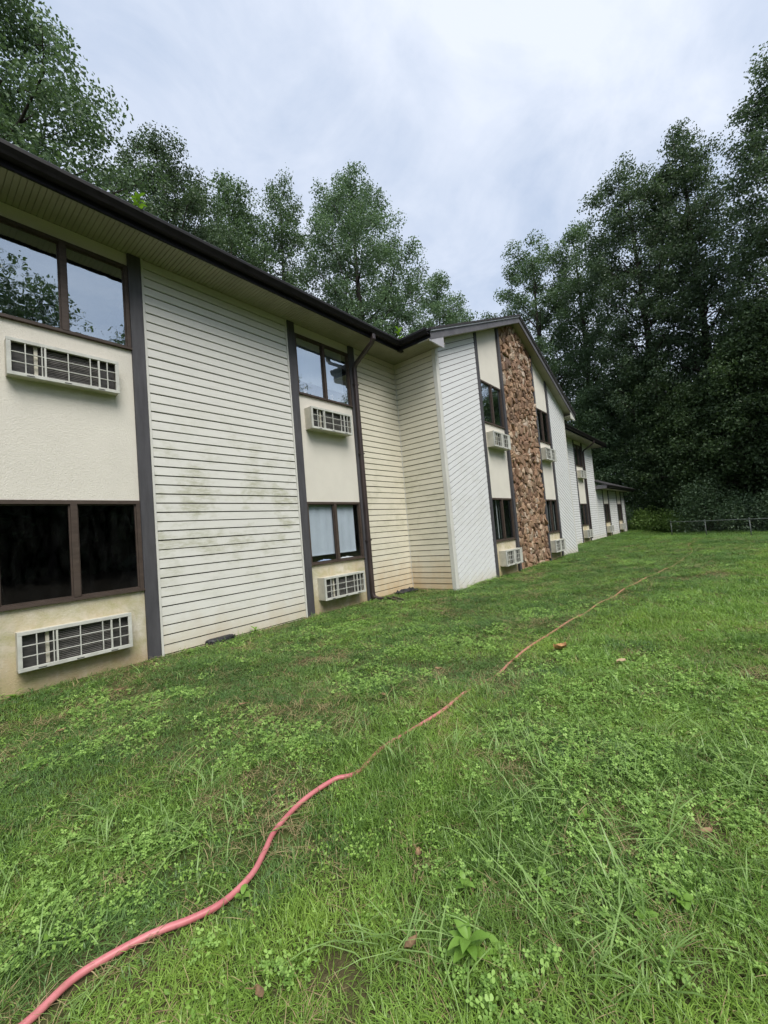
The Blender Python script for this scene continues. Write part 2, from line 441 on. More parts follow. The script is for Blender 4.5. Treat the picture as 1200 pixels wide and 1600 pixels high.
BOARD = [(0.0, 0.0), (-0.026, 0.0), (-0.0285, 0.004), (-0.0275, 0.014), (-0.0205, COURSE - 0.016), (-0.017, COURSE - 0.013), (0.0, COURSE - 0.013)]   # board stops short, the dark backing above it stands in for lap shade
def siding_panel(x0, x1, z1, mat, yw=0.0, name='siding_panel'):
    back = MB().box(x0, x1, yw + 0.004, yw + 0.10, -0.25, z1).build(name, M['lap_shade'], bld)
    n = int(z1 / COURSE)
    me = MB().prism([(a, b) for a, b in BOARD], 0, (x0 - x1) / 2 + 0.004, (x1 - x0) / 2 - 0.004).mesh('siding_board', mat)
    for k in range(-1, n):
        o = bpy.data.objects.new('siding_board', me); link(o, back)
        o.location = ((x0 + x1) / 2, yw + rng.uniform(-.0012, .0012), 0.02 + k * COURSE + rng.uniform(-.0015, .0015))
        o.rotation_euler = (rng.uniform(-.006, .006), rng.uniform(-.0011, .0011), 0)
    return back
def j_channel(x0, x1, yw, z0, z1):
    return MB().box(x0, x1, yw - 0.034, yw + 0.003, z0, z1).build('edge_trim', M['corner'], bld)

# main wall siding
siding_panel(2.325, 4.735, ZS, M['siding'])
j_channel(2.295, 2.325, 0, -0.1, ZS - .004); j_channel(4.735, 4.765, 0, -0.1, ZS - .004)
siding_panel(6.575, XIN - 0.035, ZS, M['siding_cream'])
j_channel(6.545, 6.575, 0, -0.1, ZS - .004)
# unseen stretch to the left of the frame, boards joined
mb = MB().box(-4.0, 0.51, 0.004, 0.10, -0.25, ZS)
for k in range(43):
    mb.prism([(a, b + 0.02 + k * COURSE) for a, b in BOARD], 0, -4.0, 0.51)
mb.build('siding_panel', M['siding'], bld)

# return wall of the projecting wing (faces -x)
back = MB().box(XIN + 0.004, XIN + 0.10, G + 0.02, 0.0, -0.25, ZS).build('siding_panel', M['lap_shade'], bld)
me = MB().prism([(a, b) for a, b in BOARD], 1, G + 0.075, -0.032).mesh('siding_board', M['siding_cream'])
for k in range(-1, 43):
    o = bpy.data.objects.new('siding_board', me); link(o, back)
    o.location = (XIN + rng.uniform(-.0012, .0012), 0, 0.02 + k * COURSE + rng.uniform(-.0015, .0015)); o.rotation_euler = (rng.uniform(-.0006, .0006), rng.uniform(-.004, .004), 0)
MB().box(XIN - 0.034, XIN + 0.003, -0.032, 0.003, -0.1, ZS - .004).build('inside_corner_trim', M['corner'], bld)
# outer corner post (L shape)
MB().box(XIN - 0.028, XIN + 0.004, G - 0.028, G + 0.072, -0.15, ZS - 0.004).box(XIN + 0.004, XIN + 0.10, G - 0.028, G + 0.004, -0.15, ZS + 0.05).build('corner_trim', M['corner'], bld, bevel=0.004)

# gable siding set on the diagonal, one board at a time, clipped to its panel
def clip(poly, a, b, c):
    """keep a*x+b*y<=c"""
    out = []
    for i in range(len(poly)):
        p, q = poly[i], poly[(i + 1) % len(poly)]
        dp, dq = a * p[0] + b * p[1] - c, a * q[0] + b * q[1] - c
        if dp <= 0: out.append(p)
        if (dp < 0 < dq) or (dq < 0 < dp):
            s_ = dp / (dp - dq); out.append((p[0] + (q[0] - p[0]) * s_, p[1] + (q[1] - p[1]) * s_))
    return out
def rake_z(x): return 7.66 - SLOPE * abs(x - XR)         # underside of the rake at the wall
def diag_panel(x0, x1, sgn, ang, mat, joined):
    side = 1 if (x0 + x1) / 2 < XR else -1
    outline = [(x0, -0.1), (x1, -0.1), (x1, rake_z(x1) + .05), (x0, rake_z(x0) + .05)]
    n_ = len(outline)
    back = MB()
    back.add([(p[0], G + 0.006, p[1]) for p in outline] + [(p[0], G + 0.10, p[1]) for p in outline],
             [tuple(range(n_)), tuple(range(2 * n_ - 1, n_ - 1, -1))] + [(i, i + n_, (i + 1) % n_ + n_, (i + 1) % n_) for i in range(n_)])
    d = Vector((math.cos(ang), sgn * math.sin(ang))); nrm = Vector((-d.y, d.x))      # nrm points up
    if nrm.y < 0: nrm = -nrm
    lo = min(nrm.dot(Vector(p)) for p in outline); hi = max(nrm.dot(Vector(p)) for p in outline)
    boards = []
    k = 0
    while lo + k * COURSE < hi:
        a0, a1 = lo + k * COURSE, lo + (k + 1) * COURSE - 0.014
        poly = clip(clip(outline, nrm.x, nrm.y, a1), -nrm.x, -nrm.y, -a0)
        k += 1
        if len(poly) < 3: continue
        ar = abs(sum(poly[i][0] * poly[(i + 1) % len(poly)][1] - poly[(i + 1) % len(poly)][0] * poly[i][1] for i in range(len(poly)))) / 2
        if ar < 0.004: continue
        m = len(poly); front = []
        for p in poly:
            q = (nrm.dot(Vector(p)) - a0) / COURSE
            front.append((p[0], G - 0.030 + 0.006 * q, p[1]))
        bk = [(p[0], G, p[1]) for p in poly]
        boards.append((front + bk, [tuple(range(m)), tuple(range(2 * m - 1, m - 1, -1))] + [(i, i + m, (i + 1) % m + m, (i + 1) % m) for i in range(m)]))
    if joined:
        bo = back.build('siding_panel', M['lap_shade'], bld)
        mb = MB()
        for b in boards: mb.add(*b)
        o = mb.build('siding_boards', mat, bo); o['kind'] = 'stuff'
    else:
        bo = back.build('siding_panel', M['lap_shade'], bld)
        for b in boards: MB().add(*b).build('siding_board', mat, bo)
diag_panel(XIN + 0.105, 10.035, 1, R(23), M['siding_gable'], False)
diag_panel(15.765, XGC - 0.10, -1, R(23), M['siding_gable'], False)
MB().box(XGC - 0.098, XGC + 0.028, G - 0.028, G + 0.004, -0.15, 5.65).box(XGC - 0.004, XGC + 0.028, G + 0.004, G + 0.10, -0.15, 5.5).build('corner_trim', M['corner'], bld, bevel=0.004)
MB().box(XGC - 0.10, XGC, G + 0.10, 0.0, -0.2, ZS).build('side_wall', M['siding_gable'], bld)

# posts
def post(x0, x1, yw, z1, proud=0.045, top=None):
    zt0, zt1 = (top if top else (z1, z1))
    mb = MB()
    mb.add([(x0, yw - proud, -0.12), (x1, yw - proud, -0.12), (x1, yw + 0.05, -0.12), (x0, yw + 0.05, -0.12),
            (x0, yw - proud, zt0), (x1, yw - proud, zt1), (x1, yw + 0.05, zt1), (x0, yw + 0.05, zt0)],
           [(0, 3, 2, 1), (4, 5, 6, 7), (0, 1, 5, 4), (1, 2, 6, 5), (2, 3, 7, 6), (3, 0, 4, 7)])
    return mb.build('bay_post', M['post'], bld, bevel=0.004)
for a, b in ((0.515, 0.69), (2.13, 2.29), (4.77, 4.93), (6.38, 6.54)): post(a, b, 0, ZS - 0.006)

GLASS = []
def window(x0, x1, z0, z1, yw, blind=None, depth=2.6, drop=0.8, frame_mat='frame', glass='glass'):
    fwid, ft = 0.045, 0.055
    y0, y1 = yw - 0.020, yw + 0.045
    mb = MB()
    mb.box(x0, x1, y0, y1, z0, z0 + fwid).box(x0, x1, y0, y1, z1 - fwid, z1)
    mb.box(x0, x0 + fwid, y0 + .002, y1 - .002, z0 + fwid, z1 - fwid).box(x1 - fwid, x1, y0 + .002, y1 - .002, z0 + fwid, z1 - fwid)
    w = mb.build('window', M[frame_mat], bld)
    xm = (x0 + x1) / 2
    MB().box(x0 - 0.004, x1 + 0.004, y0 - 0.022, y0 + 0.004, z0 + 0.004, z0 + 0.030).build('sill', M[frame_mat], w)
    MB().box(xm - 0.032, xm + 0.032, y0 - 0.004, y1 - .004, z0 + fwid, z1 - fwid).build('mullion', M[frame_mat], w)
    sash = MB()
    for a, b in ((x0 + fwid, xm - 0.032), (xm + 0.032, x1 - fwid)):
        s_ = 0.016
        yy0, yy1 = yw + 0.004, yw + 0.026
        sash.box(a, b, yy0, yy1, z0 + fwid, z0 + fwid + s_).box(a, b, yy0, yy1, z1 - fwid - s_, z1 - fwid)
        sash.box(a, a + s_, yy0, yy1, z0 + fwid + s_, z1 - fwid - s_).box(b - s_, b, yy0, yy1, z0 + fwid + s_, z1 - fwid - s_)
        MB().quad((a + s_, yw + 0.014, z0 + fwid + s_), (b - s_, yw + 0.014, z0 + fwid + s_), (b - s_, yw + 0.014, z1 - fwid - s_), (a + s_, yw + 0.014, z1 - fwid - s_)).build('pane', M[glass], w)
    sash.build('sash', M['frame'], w)
    # room behind, open towards the glass
    a, b, c0, c1, d0, d1 = x0 - .3, x1 + .3, yw + 0.11, yw + depth, z0 - 0.25 if z0 > 2 else 0.0, z1 + 0.1
    r_ = MB()
    r_.quad((a, c1, d0), (b, c1, d0), (b, c1, d1), (a, c1, d1)).quad((a, c0, d0), (a, c1, d0), (a, c1, d1), (a, c0, d1)).quad((b, c0, d0), (b, c0, d1), (b, c1, d1), (b, c1, d0))
    r_.quad((a, c0, d0), (b, c0, d0), (b, c1, d0), (a, c1, d0)).quad((a, c0, d1), (a, c1, d1), (b, c1, d1), (b, c0, d1))
    r_.quad((a, c0, d0), (a, c0, d1), (x0, c0, d1), (x0, c0, d0)).quad((b, c0, d0), (b, c0, d1), (x1, c0, d1), (x1, c0, d0))
    r_.quad((x0, c0, d0), (x0, c0, z0), (x1, c0, z0), (x1, c0, d0)).quad((x0, c0, d1), (x0, c0, z1), (x1, c0, z1), (x1, c0, d1))
    r_.build('room', M['room'], w)
    MB().box(x0 + .001, x1 - .001, yw + 0.045, yw + 0.20, z0 - 0.02, z0 + 0.025).build('inner_sill', M['frame'], w)
    if blind == 'roller':
        for a, b in ((x0 + 0.05, xm - 0.02), (xm + 0.02, x1 - 0.05 - 0.09)):
            mb = MB(); zb = z0 + (z1 - z0) * (1 - drop); nseg = 10
            pts = [(a + (b - a) * i / nseg, yw + 0.075 + 0.006 * math.sin(i * 1.7)) for i in range(nseg + 1)]
            for i in range(nseg):
                mb.quad((pts[i][0], pts[i][1], zb), (pts[i + 1][0], pts[i + 1][1], zb), (pts[i + 1][0], pts[i + 1][1], z1 - .03), (pts[i][0], pts[i][1], z1 - .03))
            mb.box(a, b, yw + 0.066, yw + 0.088, zb - 0.022, zb)
            mb.build('blind', M['blind'], w, smooth=False)
    if blind in ('vertical', 'vertical_half'):
        mb = MB(); x = x0 + 0.06; i = 0
        xe = x1 - 0.06 if blind == 'vertical' else xm
        while x < xe:
            an = 0.5 + 0.5 * math.sin(i * 2.3)
            mb.quad((x, yw + 0.10, z0 + .08), (x + 0.07, yw + 0.10 + 0.05 * an, z0 + .08), (x + 0.07, yw + 0.10 + 0.05 * an, z1 - .05), (x, yw + 0.10, z1 - .05))
            x += 0.085; i += 1
        mb.build('blind', M['curtain'], w)
    if blind == 'valance':
        MB().box(x0 + .05, x1 - .05, yw + 0.10, yw + 0.13, z1 - .20, z1 - .03).build('valance', M['curtain'], w)
    return w

def stucco(x0, x1, z0, z1, yw, top=None):
    """panel between the posts; top=(z at x0, z at x1) for a sloping head"""
    t0, t1 = top if top else (z1, z1)
    mb = MB()
    mb.add([(x0, yw - 0.004, z0), (x1, yw - 0.004, z0), (x1, yw + 0.10, z0), (x0, yw + 0.10, z0),
            (x0, yw - 0.004, t0), (x1, yw - 0.004, t1), (x1, yw + 0.10, t1), (x0, yw + 0.10, t0)],
           [(0, 3, 2, 1), (4, 5, 6, 7), (0, 1, 5, 4), (1, 2, 6, 5), (2, 3, 7, 6), (3, 0, 4, 7)])
    return mb.build('stucco_panel', M['stucco'], bld)

def bay(x0, x1, yw, upper, lower, head=None, zs=ZS, low=True):
    stucco(x0, x1, -0.2, Z_LB - .001, yw)
    window(x0 + .001, x1 - .001, Z_LB, Z_LT, yw, **lower)
    if upper is None:
        stucco(x0, x1, Z_LT + .001, zs - .003, yw); return
    stucco(x0, x1, Z_LT + .001, Z_UB - .001, yw)
    window(x0 + .001, x1 - .001, Z_UB, Z_UT, yw, **upper)
    if head: stucco(x0, x1, Z_UT + .001, 0, yw, head)
    else: stucco(x0, x1, Z_UT + .001, zs - .003, yw)
bay(0.69, 2.13, 0, dict(blind=None, depth=3.0), dict(blind=None, depth=3.4, glass='glass_clear'))
bay(4.93, 6.38, 0, dict(blind='roller', drop=0.72), dict(blind='roller', drop=0.84, glass='glass_clear'))
bay(10.195, 11.535, G, dict(blind='valance'), dict(blind='vertical_half', glass='glass_clear'), (rake_z(10.195) + .03, rake_z(11.535) + .03))
bay(14.335, 15.605, G, dict(blind='vertical_half', glass='glass_clear'), dict(blind='vertical', glass='glass_clear'), (rake_z(14.335) + .03, rake_z(15.605) + .03))
post(10.04, 10.19, G, 0, top=(rake_z(10.04) + .02, rake_z(10.19) + .02))
post(11.54, 11.665, G, 0, top=(rake_z(11.54) + .02, rake_z(11.665) + .02), proud=0.07)
post(14.205, 14.33, G, 0, top=(rake_z(14.205) + .02, rake_z(14.33) + .02), proud=0.07)
post(15.61, 15.76, G, 0, top=(rake_z(15.61) + .02, rake_z(15.76) + .02))
# far wing beyond the gable, two storeys
X2 = 27.0
post(23.15, 23.31, 0, ZS - .006); post(24.75, 24.91, 0, ZS - .006)
bay(23.31, 24.75, 0, dict(blind=None), dict(blind='vertical'))
def joined_siding(x0, x1, z1, yw, mat):
    back = MB().box(x0, x1, yw + 0.004, yw + 0.10, -0.2, z1).build('siding_panel', M['lap_shade'], bld)
    mb = MB()
    for k in range(int(z1 / COURSE)):
        mb.prism([(yw + a, b + 0.02 + k * COURSE) for a, b in BOARD], 0, x0 + .003, x1 - .003)
    o = mb.build('siding_boards', mat, back); o['kind'] = 'stuff'
joined_siding(XGC, 23.14, ZS, 0, M['siding_gable']); joined_siding(24.92, X2, ZS, 0, M['siding_gable'])
MB().box(X2, X2 + 0.06, -0.028, 0.10, -0.15, ZS).build('corner_trim', M['corner'], bld)
MB().prism([(0.1, 0), (9.0, 0), (9.0, ZS + .1), (4.8, ZS + 2.1), (0.1, ZS + .3)], 0, X2 - 0.1, X2).build('end_wall', M['siding_gable'], bld)
# single storey end wing
ZL, X3 = 2.97, 35.7
for a, b in ((28.65, 28.80), (30.20, 30.35), (32.75, 32.90), (34.25, 34.40)): post(a, b, 0, ZL - .006)
bay(28.80, 30.20, 0, None, dict(blind='vertical'), zs=ZL); bay(32.90, 34.25, 0, None, dict(blind='vertical'), zs=ZL)
for a, b in ((X2 + .06, 28.64), (30.36, 32.74), (34.41, X3 - .16)): joined_siding(a, b, ZL, 0, M['siding_gable'])
post(X3 - .15, X3, 0, ZL - .006)
MB().box(X3 - 0.1, X3, 0.06, 9.0, 0, 3.0).build('end_wall', M['siding_gable'], bld)

# soffits: narrow ribbed planks
def soffit_x(x0, x1, y0, y1, z):
    mb = MB(); n = int((x1 - x0) / 0.055); s_ = (x1 - x0) / n
    for i in range(n):
        a = x0 + i * s_
        mb.box(a, a + s_ - 0.007, y0, y1, z, z + 0.014)
    mb.box(x0, x1, y0, y1, z + 0.010, z + 0.030)
    o = mb.build('soffit', M['soffit'], bld); o['kind'] = 'stuff'
EAVE = -0.60
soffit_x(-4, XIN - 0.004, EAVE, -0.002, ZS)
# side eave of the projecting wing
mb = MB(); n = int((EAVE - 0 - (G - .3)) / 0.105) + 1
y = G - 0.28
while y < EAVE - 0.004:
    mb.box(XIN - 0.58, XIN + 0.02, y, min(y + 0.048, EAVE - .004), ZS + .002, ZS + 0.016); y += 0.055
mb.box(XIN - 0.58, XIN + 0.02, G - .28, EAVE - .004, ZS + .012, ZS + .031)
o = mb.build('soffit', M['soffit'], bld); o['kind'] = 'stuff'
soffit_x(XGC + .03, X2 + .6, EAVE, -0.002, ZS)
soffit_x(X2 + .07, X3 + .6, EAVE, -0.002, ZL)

# fascia + gutter, K profile
GUT = [(0, 0), (-0.085, 0), (-0.10, 0.03), (-0.128, 0.075), (-0.128, 0.112), (-0.118, 0.125), (-0.118, 0.100), (-0.090, 0.02), (-0.006, 0.02), (0, 0.12)]
def gutter_x(x0, x1, z=ZS):
    MB().box(x0, x1, EAVE - 0.03, EAVE, z - 0.035, z + 0.17).build('fascia', M['fascia'], bld)
    MB().prism([(EAVE - 0.031 + a, z + 0.035 + b) for a, b in GUT], 0, x0, x1).build('gutter', M['gutter'], bld)
def gutter_seam(x, z=ZS):
    MB().prism([(EAVE - 0.031 + a * 1.03, z + 0.033 + b * 1.02) for a, b in GUT], 0, x, x + 0.07).build('gutter_joint', M['gutter'], bld)
XE = XIN - 0.58                                       # fascia line of the side eave
gutter_x(-4, XE + 0.0)
for q in (1.15, 4.25, 6.9): gutter_seam(q)
# side eave run (along y)
MB().box(XE - 0.03, XE, G - 0.30, EAVE - 0.031, ZS - 0.035, ZS + 0.17).build('fascia', M['fascia'], bld)
MB().prism([(XE - 0.031 + a, ZS + 0.035 + b) for a, b in GUT], 1, G - 0.28, EAVE - 0.05).build('gutter', M['gutter'], bld)
# closing mitre at the valley
MB().box(XE - 0.035, XE + 0.10, EAVE - 0.06, EAVE + .02, ZS - 0.034, ZS + 0.155).build('gutter_corner', M['gutter'], bld)
gutter_x(XGC + .6, X2 + .62)
gutter_x(X2 + .08, X3 + .62, ZL)
MB().box(X2 + .04, X2 + .078, EAVE - 0.03, 0.0, ZL - 0.03, ZL + 0.20).build('fascia', M['rake'], bld)
MB().box(X2 + .62, X2 + .66, EAVE - 0.15, 0.0, ZS - 0.03, ZS + 0.19).build('fascia', M['fascia'], bld)

# roofs
RID = 4.8
def roof_x(x0, x1, z_e, y_r):
    ye = EAVE - 0.05; zr = z_e + SLOPE * (y_r - ye); th = 0.045
    MB().prism([(ye, z_e), (y_r, zr), (2 * y_r - ye, z_e), (2 * y_r - ye, z_e - th), (y_r, zr - th), (ye, z_e - th)], 0, x0, x1).build('roof', M['shingle'], bld)
roof_x(-4.2, X2 + .68, ZS + 0.215, RID)
roof_x(X2 + .0, X3 + .68, ZL + 0.215, RID)
MB().box(-3.9, X2 - .11, 8.9, 9.0, 0, ZS + 0.2).build('rear_wall', M['siding_gable'], bld)
MB().box(X2, X3 - .11, 8.9, 9.0, 0, ZL + 0.2).build('rear_wall', M['siding_gable'], bld)
MB().box(-4.0, -3.9, 0.11, 9.0, 0, ZS + 0.2).build('end_wall', M['siding_gable'], bld)
# gable roof over the stone front
YF = G - 0.30
zpk = 7.90; zev = zpk - SLOPE * (XR - XE + 0.04)
th = 0.05
xl, xr_ = XE - 0.05, 2 * XR - XE + 0.05
prof = [(xl, zpk - SLOPE * (XR - xl)), (XR, zpk), (xr_, zpk - SLOPE * (xr_ - XR)), (xr_, zpk - SLOPE * (xr_ - XR) - th), (XR, zpk - th), (xl, zpk - SLOPE * (XR - xl) - th)]
MB().prism(prof, 1, YF - 0.05, 5.0).build('gable_roof', M['shingle'], bld)
def rake_part(name, mat, y0, y1, off_top, hgt, side, xo=None):
    xa, xb = (XE - 0.03, XR) if side < 0 else (XR, 2 * XR - XE + 0.03)
    f = lambda x: zpk - th - SLOPE * abs(x - XR) - off_top
    mb = MB().prism([(xa, f(xa)), (xb, f(xb)), (xb, f(xb) - hgt), (xa, f(xa) - hgt)], 1, y0, y1)
    return mb.build(name, mat, bld)
for s_ in (-1, 1):
    rake_part('rake_board', M['rake'], YF - 0.004, YF + 0.030, 0.035, 0.165, s_)
    rake_part('rake_drip_edge', M['drip'] if s_ < 0 else M['rake'], YF - 0.035, YF + 0.005, 0.002, 0.032, s_)
    rake_part('rake_soffit', M['soffit'], YF + 0.031, G + 0.03, 0.165, 0.02, s_)
# boxed eave returns at both feet of the gable
for s_, xa in ((-1, XE), (1, 2 * XR - XE)):
    a, b = (xa - 0.034, xa + 0.52) if s_ < 0 else (xa - 0.52, xa + 0.034)
    f = lambda x: zpk - th - SLOPE * abs(x - XR) - 0.195
    MB().prism([(a, ZS - 0.105), (b, ZS - 0.105), (b, f(b)), (a, f(a))], 1, YF + 0.002, YF + 0.031).build('eave_return', M['return'] if s_ < 0 else M['corner'], bld)
MB().box(XGC + .03, 2 * XR - XE + .02, YF + .03, -0.002, ZS + .002, ZS + .03).build('soffit', M['soffit'], bld)
MB().box(2 * XR - XE, 2 * XR - XE + .03, YF + .03, EAVE, ZS - .035, ZS + .17).build('fascia', M['fascia'], bld)
# solid gable wall behind the panels
MB().prism([(XIN + .1, -0.1), (XGC - .1, -0.1), (XGC - .1, rake_z(XGC - .1)), (XR, rake_z(XR) + .05), (XIN + .1, rake_z(XIN + .1))], 1, G + 2.7, G + 2.8).build('inner_wall', M['room'], bld)

# stone column: each stone its own piece
SX0, SX1 = 11.67, 14.20
stone_back = MB().prism([(SX0, -0.15), (SX1, -0.15), (SX1, rake_z(SX1) + .03), (XR, rake_z(XR) + .03), (SX0, rake_z(SX0) + .03)], 1, G - 0.012, G + 0.10).build('stone_panel', M['mortar'], bld)
r2 = random.Random(31)
pts = []
tries = 0
while len(pts) < 560 and tries < 60000:
    tries += 1
    p = (r2.uniform(SX0, SX1), r2.uniform(-0.1, 7.7))
    if p[1] > rake_z(p[0]) - .03: continue
    md = 0.085 + 0.095 * r2.random() ** 1.4
    if all(((p[0] - q[0]) * 1.15) ** 2 + ((p[1] - q[1])) ** 2 > md * md for q in pts): pts.append(p)
stones = []
for i, p in enumerate(pts):
    poly = [(SX0 + .006, -0.12), (SX1 - .006, -0.12), (SX1 - .006, 9.0), (SX0 + .006, 9.0)]
    poly = clip(poly, SLOPE, 1, 7.66 + SLOPE * XR + .01); poly = clip(poly, -SLOPE, 1, 7.66 - SLOPE * XR + .01)
    near = sorted(pts, key=lambda q: (q[0] - p[0]) ** 2 + (q[1] - p[1]) ** 2)[1:26]
    # per stone anisotropy so that cells look like laid ledge stone
    for q in near:
        dx, dy = q[0] - p[0], q[1] - p[1]; L = math.hypot(dx, dy)
        gap = 0.007
        poly = clip(poly, dx / L, dy / L, (dx * (p[0] + q[0]) / 2 + dy * (p[1] + q[1]) / 2) / L - gap)
        if len(poly) < 3: break
    if len(poly) < 3: continue
    cx = sum(q[0] for q in poly) / len(poly); cz = sum(q[1] for q in poly) / len(poly)
    # soften the corners
    rp = []
    for k in range(len(poly)):
        a, b = poly[k], poly[(k + 1) % len(poly)]
        c0_ = r2.uniform(.06, .18); rp.append((a[0] + (b[0] - a[0]) * c0_, a[1] + (b[1] - a[1]) * c0_)); rp.append((a[0] + (b[0] - a[0]) * (1 - c0_), a[1] + (b[1] - a[1]) * (1 - c0_)))
    m = len(rp); dep = r2.uniform(0.025, 0.085)
    tx, tz = r2.uniform(-.22, .22), r2.uniform(-.22, .22)
    base = [(q[0], G - 0.010, q[1]) for q in rp]
    mid = [(q[0] + r2.uniform(-.006, .006), G - 0.010 - dep * 0.65 + (q[0] - cx) * tx + (q[1] - cz) * tz, q[1] + r2.uniform(-.006, .006)) for q in rp]
    fr_ = [(cx + (q[0] - cx) * .86, G - 0.010 - dep + (q[0] - cx) * tx + (q[1] - cz) * tz + r2.uniform(-.012, .012), cz + (q[1] - cz) * .86) for q in rp]
    ctr = [(cx, G - 0.012 - dep * 1.12, cz)]
    f = []
    for k in range(m):
        k2 = (k + 1) % m
        f += [(k, k2, m + k2, m + k), (m + k, m + k2, 2 * m + k2, 2 * m + k), (2 * m + k, 2 * m + k2, 3 * m)]
    area = abs(sum(rp[k][0] * rp[(k + 1) % m][1] - rp[(k + 1) % m][0] * rp[k][1] for k in range(m))) / 2
    stones.append((area, base + mid + fr_ + ctr, f))
stones.sort(key=lambda q: -q[0])
for area, v, f in stones[:300]: MB().add(v, f).build('stone', M['stone'], stone_back)
mb = MB()
for area, v, f in stones[300:]: mb.add(v, f)
mb.build('small_stones', M['stone_small'], stone_back)['kind'] = 'stuff'

# downspouts
def downspout(x, z_top, yw=0.0, ztop_out=None, foot=True):
    yo = EAVE - 0.075
    pts = [(x, yo, z_top + 0.05), (x, yo, z_top - 0.06), (x, yo + 0.05, z_top - 0.13), (x, yw - 0.13, z_top - 0.42), (x, yw - 0.085, z_top - 0.50), (x, yw - 0.085, 0.16)]
    if foot: pts += [(x, yw - 0.11, 0.08), (x + .01, yw - 0.20, 0.045), (x + .02, yw - 0.34, 0.04)]
    mb = MB()
    # rectangular pipe with softened corners
    P = [Vector(p) for p in pts]; sec = [(.045, .026), (.034, .036), (-.034, .036), (-.045, .026), (-.045, -.026), (-.034, -.036), (.034, -.036), (.045, -.026)]
    rings = []
    for i, p in enumerate(P):
        d = (P[min(i + 1, len(P) - 1)] - P[max(i - 1, 0)]).normalized()
        a = Vector((1, 0, 0)); a = (a - d * a.dot(d)).normalized(); b = d.cross(a)
        rings.append([p + a * u + b * v_ for u, v_ in sec])
    v = [q for r_ in rings for q in r_]; f = []
    for i in range(len(P) - 1):
        for k in range(8): f.append((i * 8 + k, i * 8 + (k + 1) % 8, i * 8 + 8 + (k + 1) % 8, i * 8 + 8 + k))
    f += [tuple(range(8)), tuple(len(v) - 8 + k for k in range(8))]
    d_ = mb.add(v, f).build('downspout', M['downspout'], bld)
    for z in (1.25, 3.1, 4.6):
        if z < z_top - .6:
            MB().box(x - 0.062, x + 0.062, yw - 0.124, yw - 0.046, z, z + 0.028).build('strap', M['downspout'], d_)
downspout(6.475, ZS)
downspout(24.86, ZS, foot=False)

# ------------------------------------------------------------------ air conditioners: things of their own
def make_ac(depth, style):
    """local: x 0..1.07, front at y=-depth, wall at y=0, z 0..0.41"""
    W, H = 1.07, 0.41
    e = empty('air_conditioner')
    f_ = 0.035
    mb = MB()
    mb.box(0, W, -depth, 0.06, 0, 0.018).box(0, W, -depth, 0.06, H - 0.018, H).box(0, 0.018, -depth, 0.06, 0.018, H - 0.018).box(W - 0.018, W, -depth, 0.06, 0.018, H - 0.018)
    c = mb.build('casing', M['casing'], e, bevel=0.003)
    fr = MB()
    yf0, yf1 = -depth - 0.016, -depth + 0.012
    fr.box(-0.004, W + 0.004, yf0, yf1, -0.004, f_).box(-0.004, W + 0.004, yf0, yf1, H - f_, H + 0.004)
    fr.box(-0.004, f_, yf0 + .001, yf1 - .001, f_, H - f_).box(W - f_, W + 0.004, yf0 + .001, yf1 - .001, f_, H - f_)
    fr.build('front_frame', M['grille'], e, bevel=0.003)
    MB().box(f_ - .005, W - f_ + .005, -depth + 0.055, -depth + 0.075, f_ - .005, H - f_ + .005).build('coil', M['coil'], e)
    cols = [0.155, 0.30, 0.33, 0.545, 0.765, 0.855, 0.945] if style == 'bars' else [0.11, 0.25, 0.40, 0.66, 0.80]
    for i, cx in enumerate(cols):
        wdt = 0.009 if (style == 'bars' and i in (2, 5)) else 0.0045
        MB().box(cx - wdt, cx + wdt, yf0 + .004, yf1 - .004, f_, H - f_).build('grille_bar', M['grille'], e)
    if style != 'bars':
        MB().box(0.47, 0.60, yf0 + .003, yf1 - .004, f_, H - f_).build('centre_panel', M['grille'], e)
        MB().box(0.90, W - f_, yf0 + .003, yf1 - .004, f_, H - f_).build('side_panel', M['grille'], e)
    for z in (0.150, 0.262):
        MB().box(f_, W - f_, yf0 + .006, yf1 - .006, z - 0.004, z + 0.004).build('grille_rail', M['grille'], e)
    fin = MB()
    n = 17
    for k in range(n):
        z = f_ + 0.006 + k * (H - 2 * f_ - .012) / n
        fin.box(0.335, 0.86, -depth + 0.040, -depth + 0.052, z, z + 0.009)
    fin.build('fins', M['coil_fin'], e)['kind'] = 'stuff'
    MB().box(0.235, 0.268, -depth + 0.03, -depth + 0.05, f_, H - f_).build('bracket', M['casing'], e)
    for x in (0.16, 0.5, 0.84):
        MB().box(x, x + 0.07, yf0 - .002, yf0 + .002, 0.004, 0.014).build('drain_slot', M['coil'], e)
    return e
def copy_thing(src):
    r_ = src.copy(); COL.objects.link(r_)
    for ch in src.children:
        q = ch.copy(); COL.objects.link(q); q.parent = r_
        for g in ch.children:
            s_ = g.copy(); COL.objects.link(s_); s_.parent = q
    return r_
ac_a = make_ac(0.12, 'bars'); ac_b = make_ac(0.19, 'bars'); ac_c = make_ac(0.20, 'panels')
ZA_U, ZA_L = 3.445, 0.25
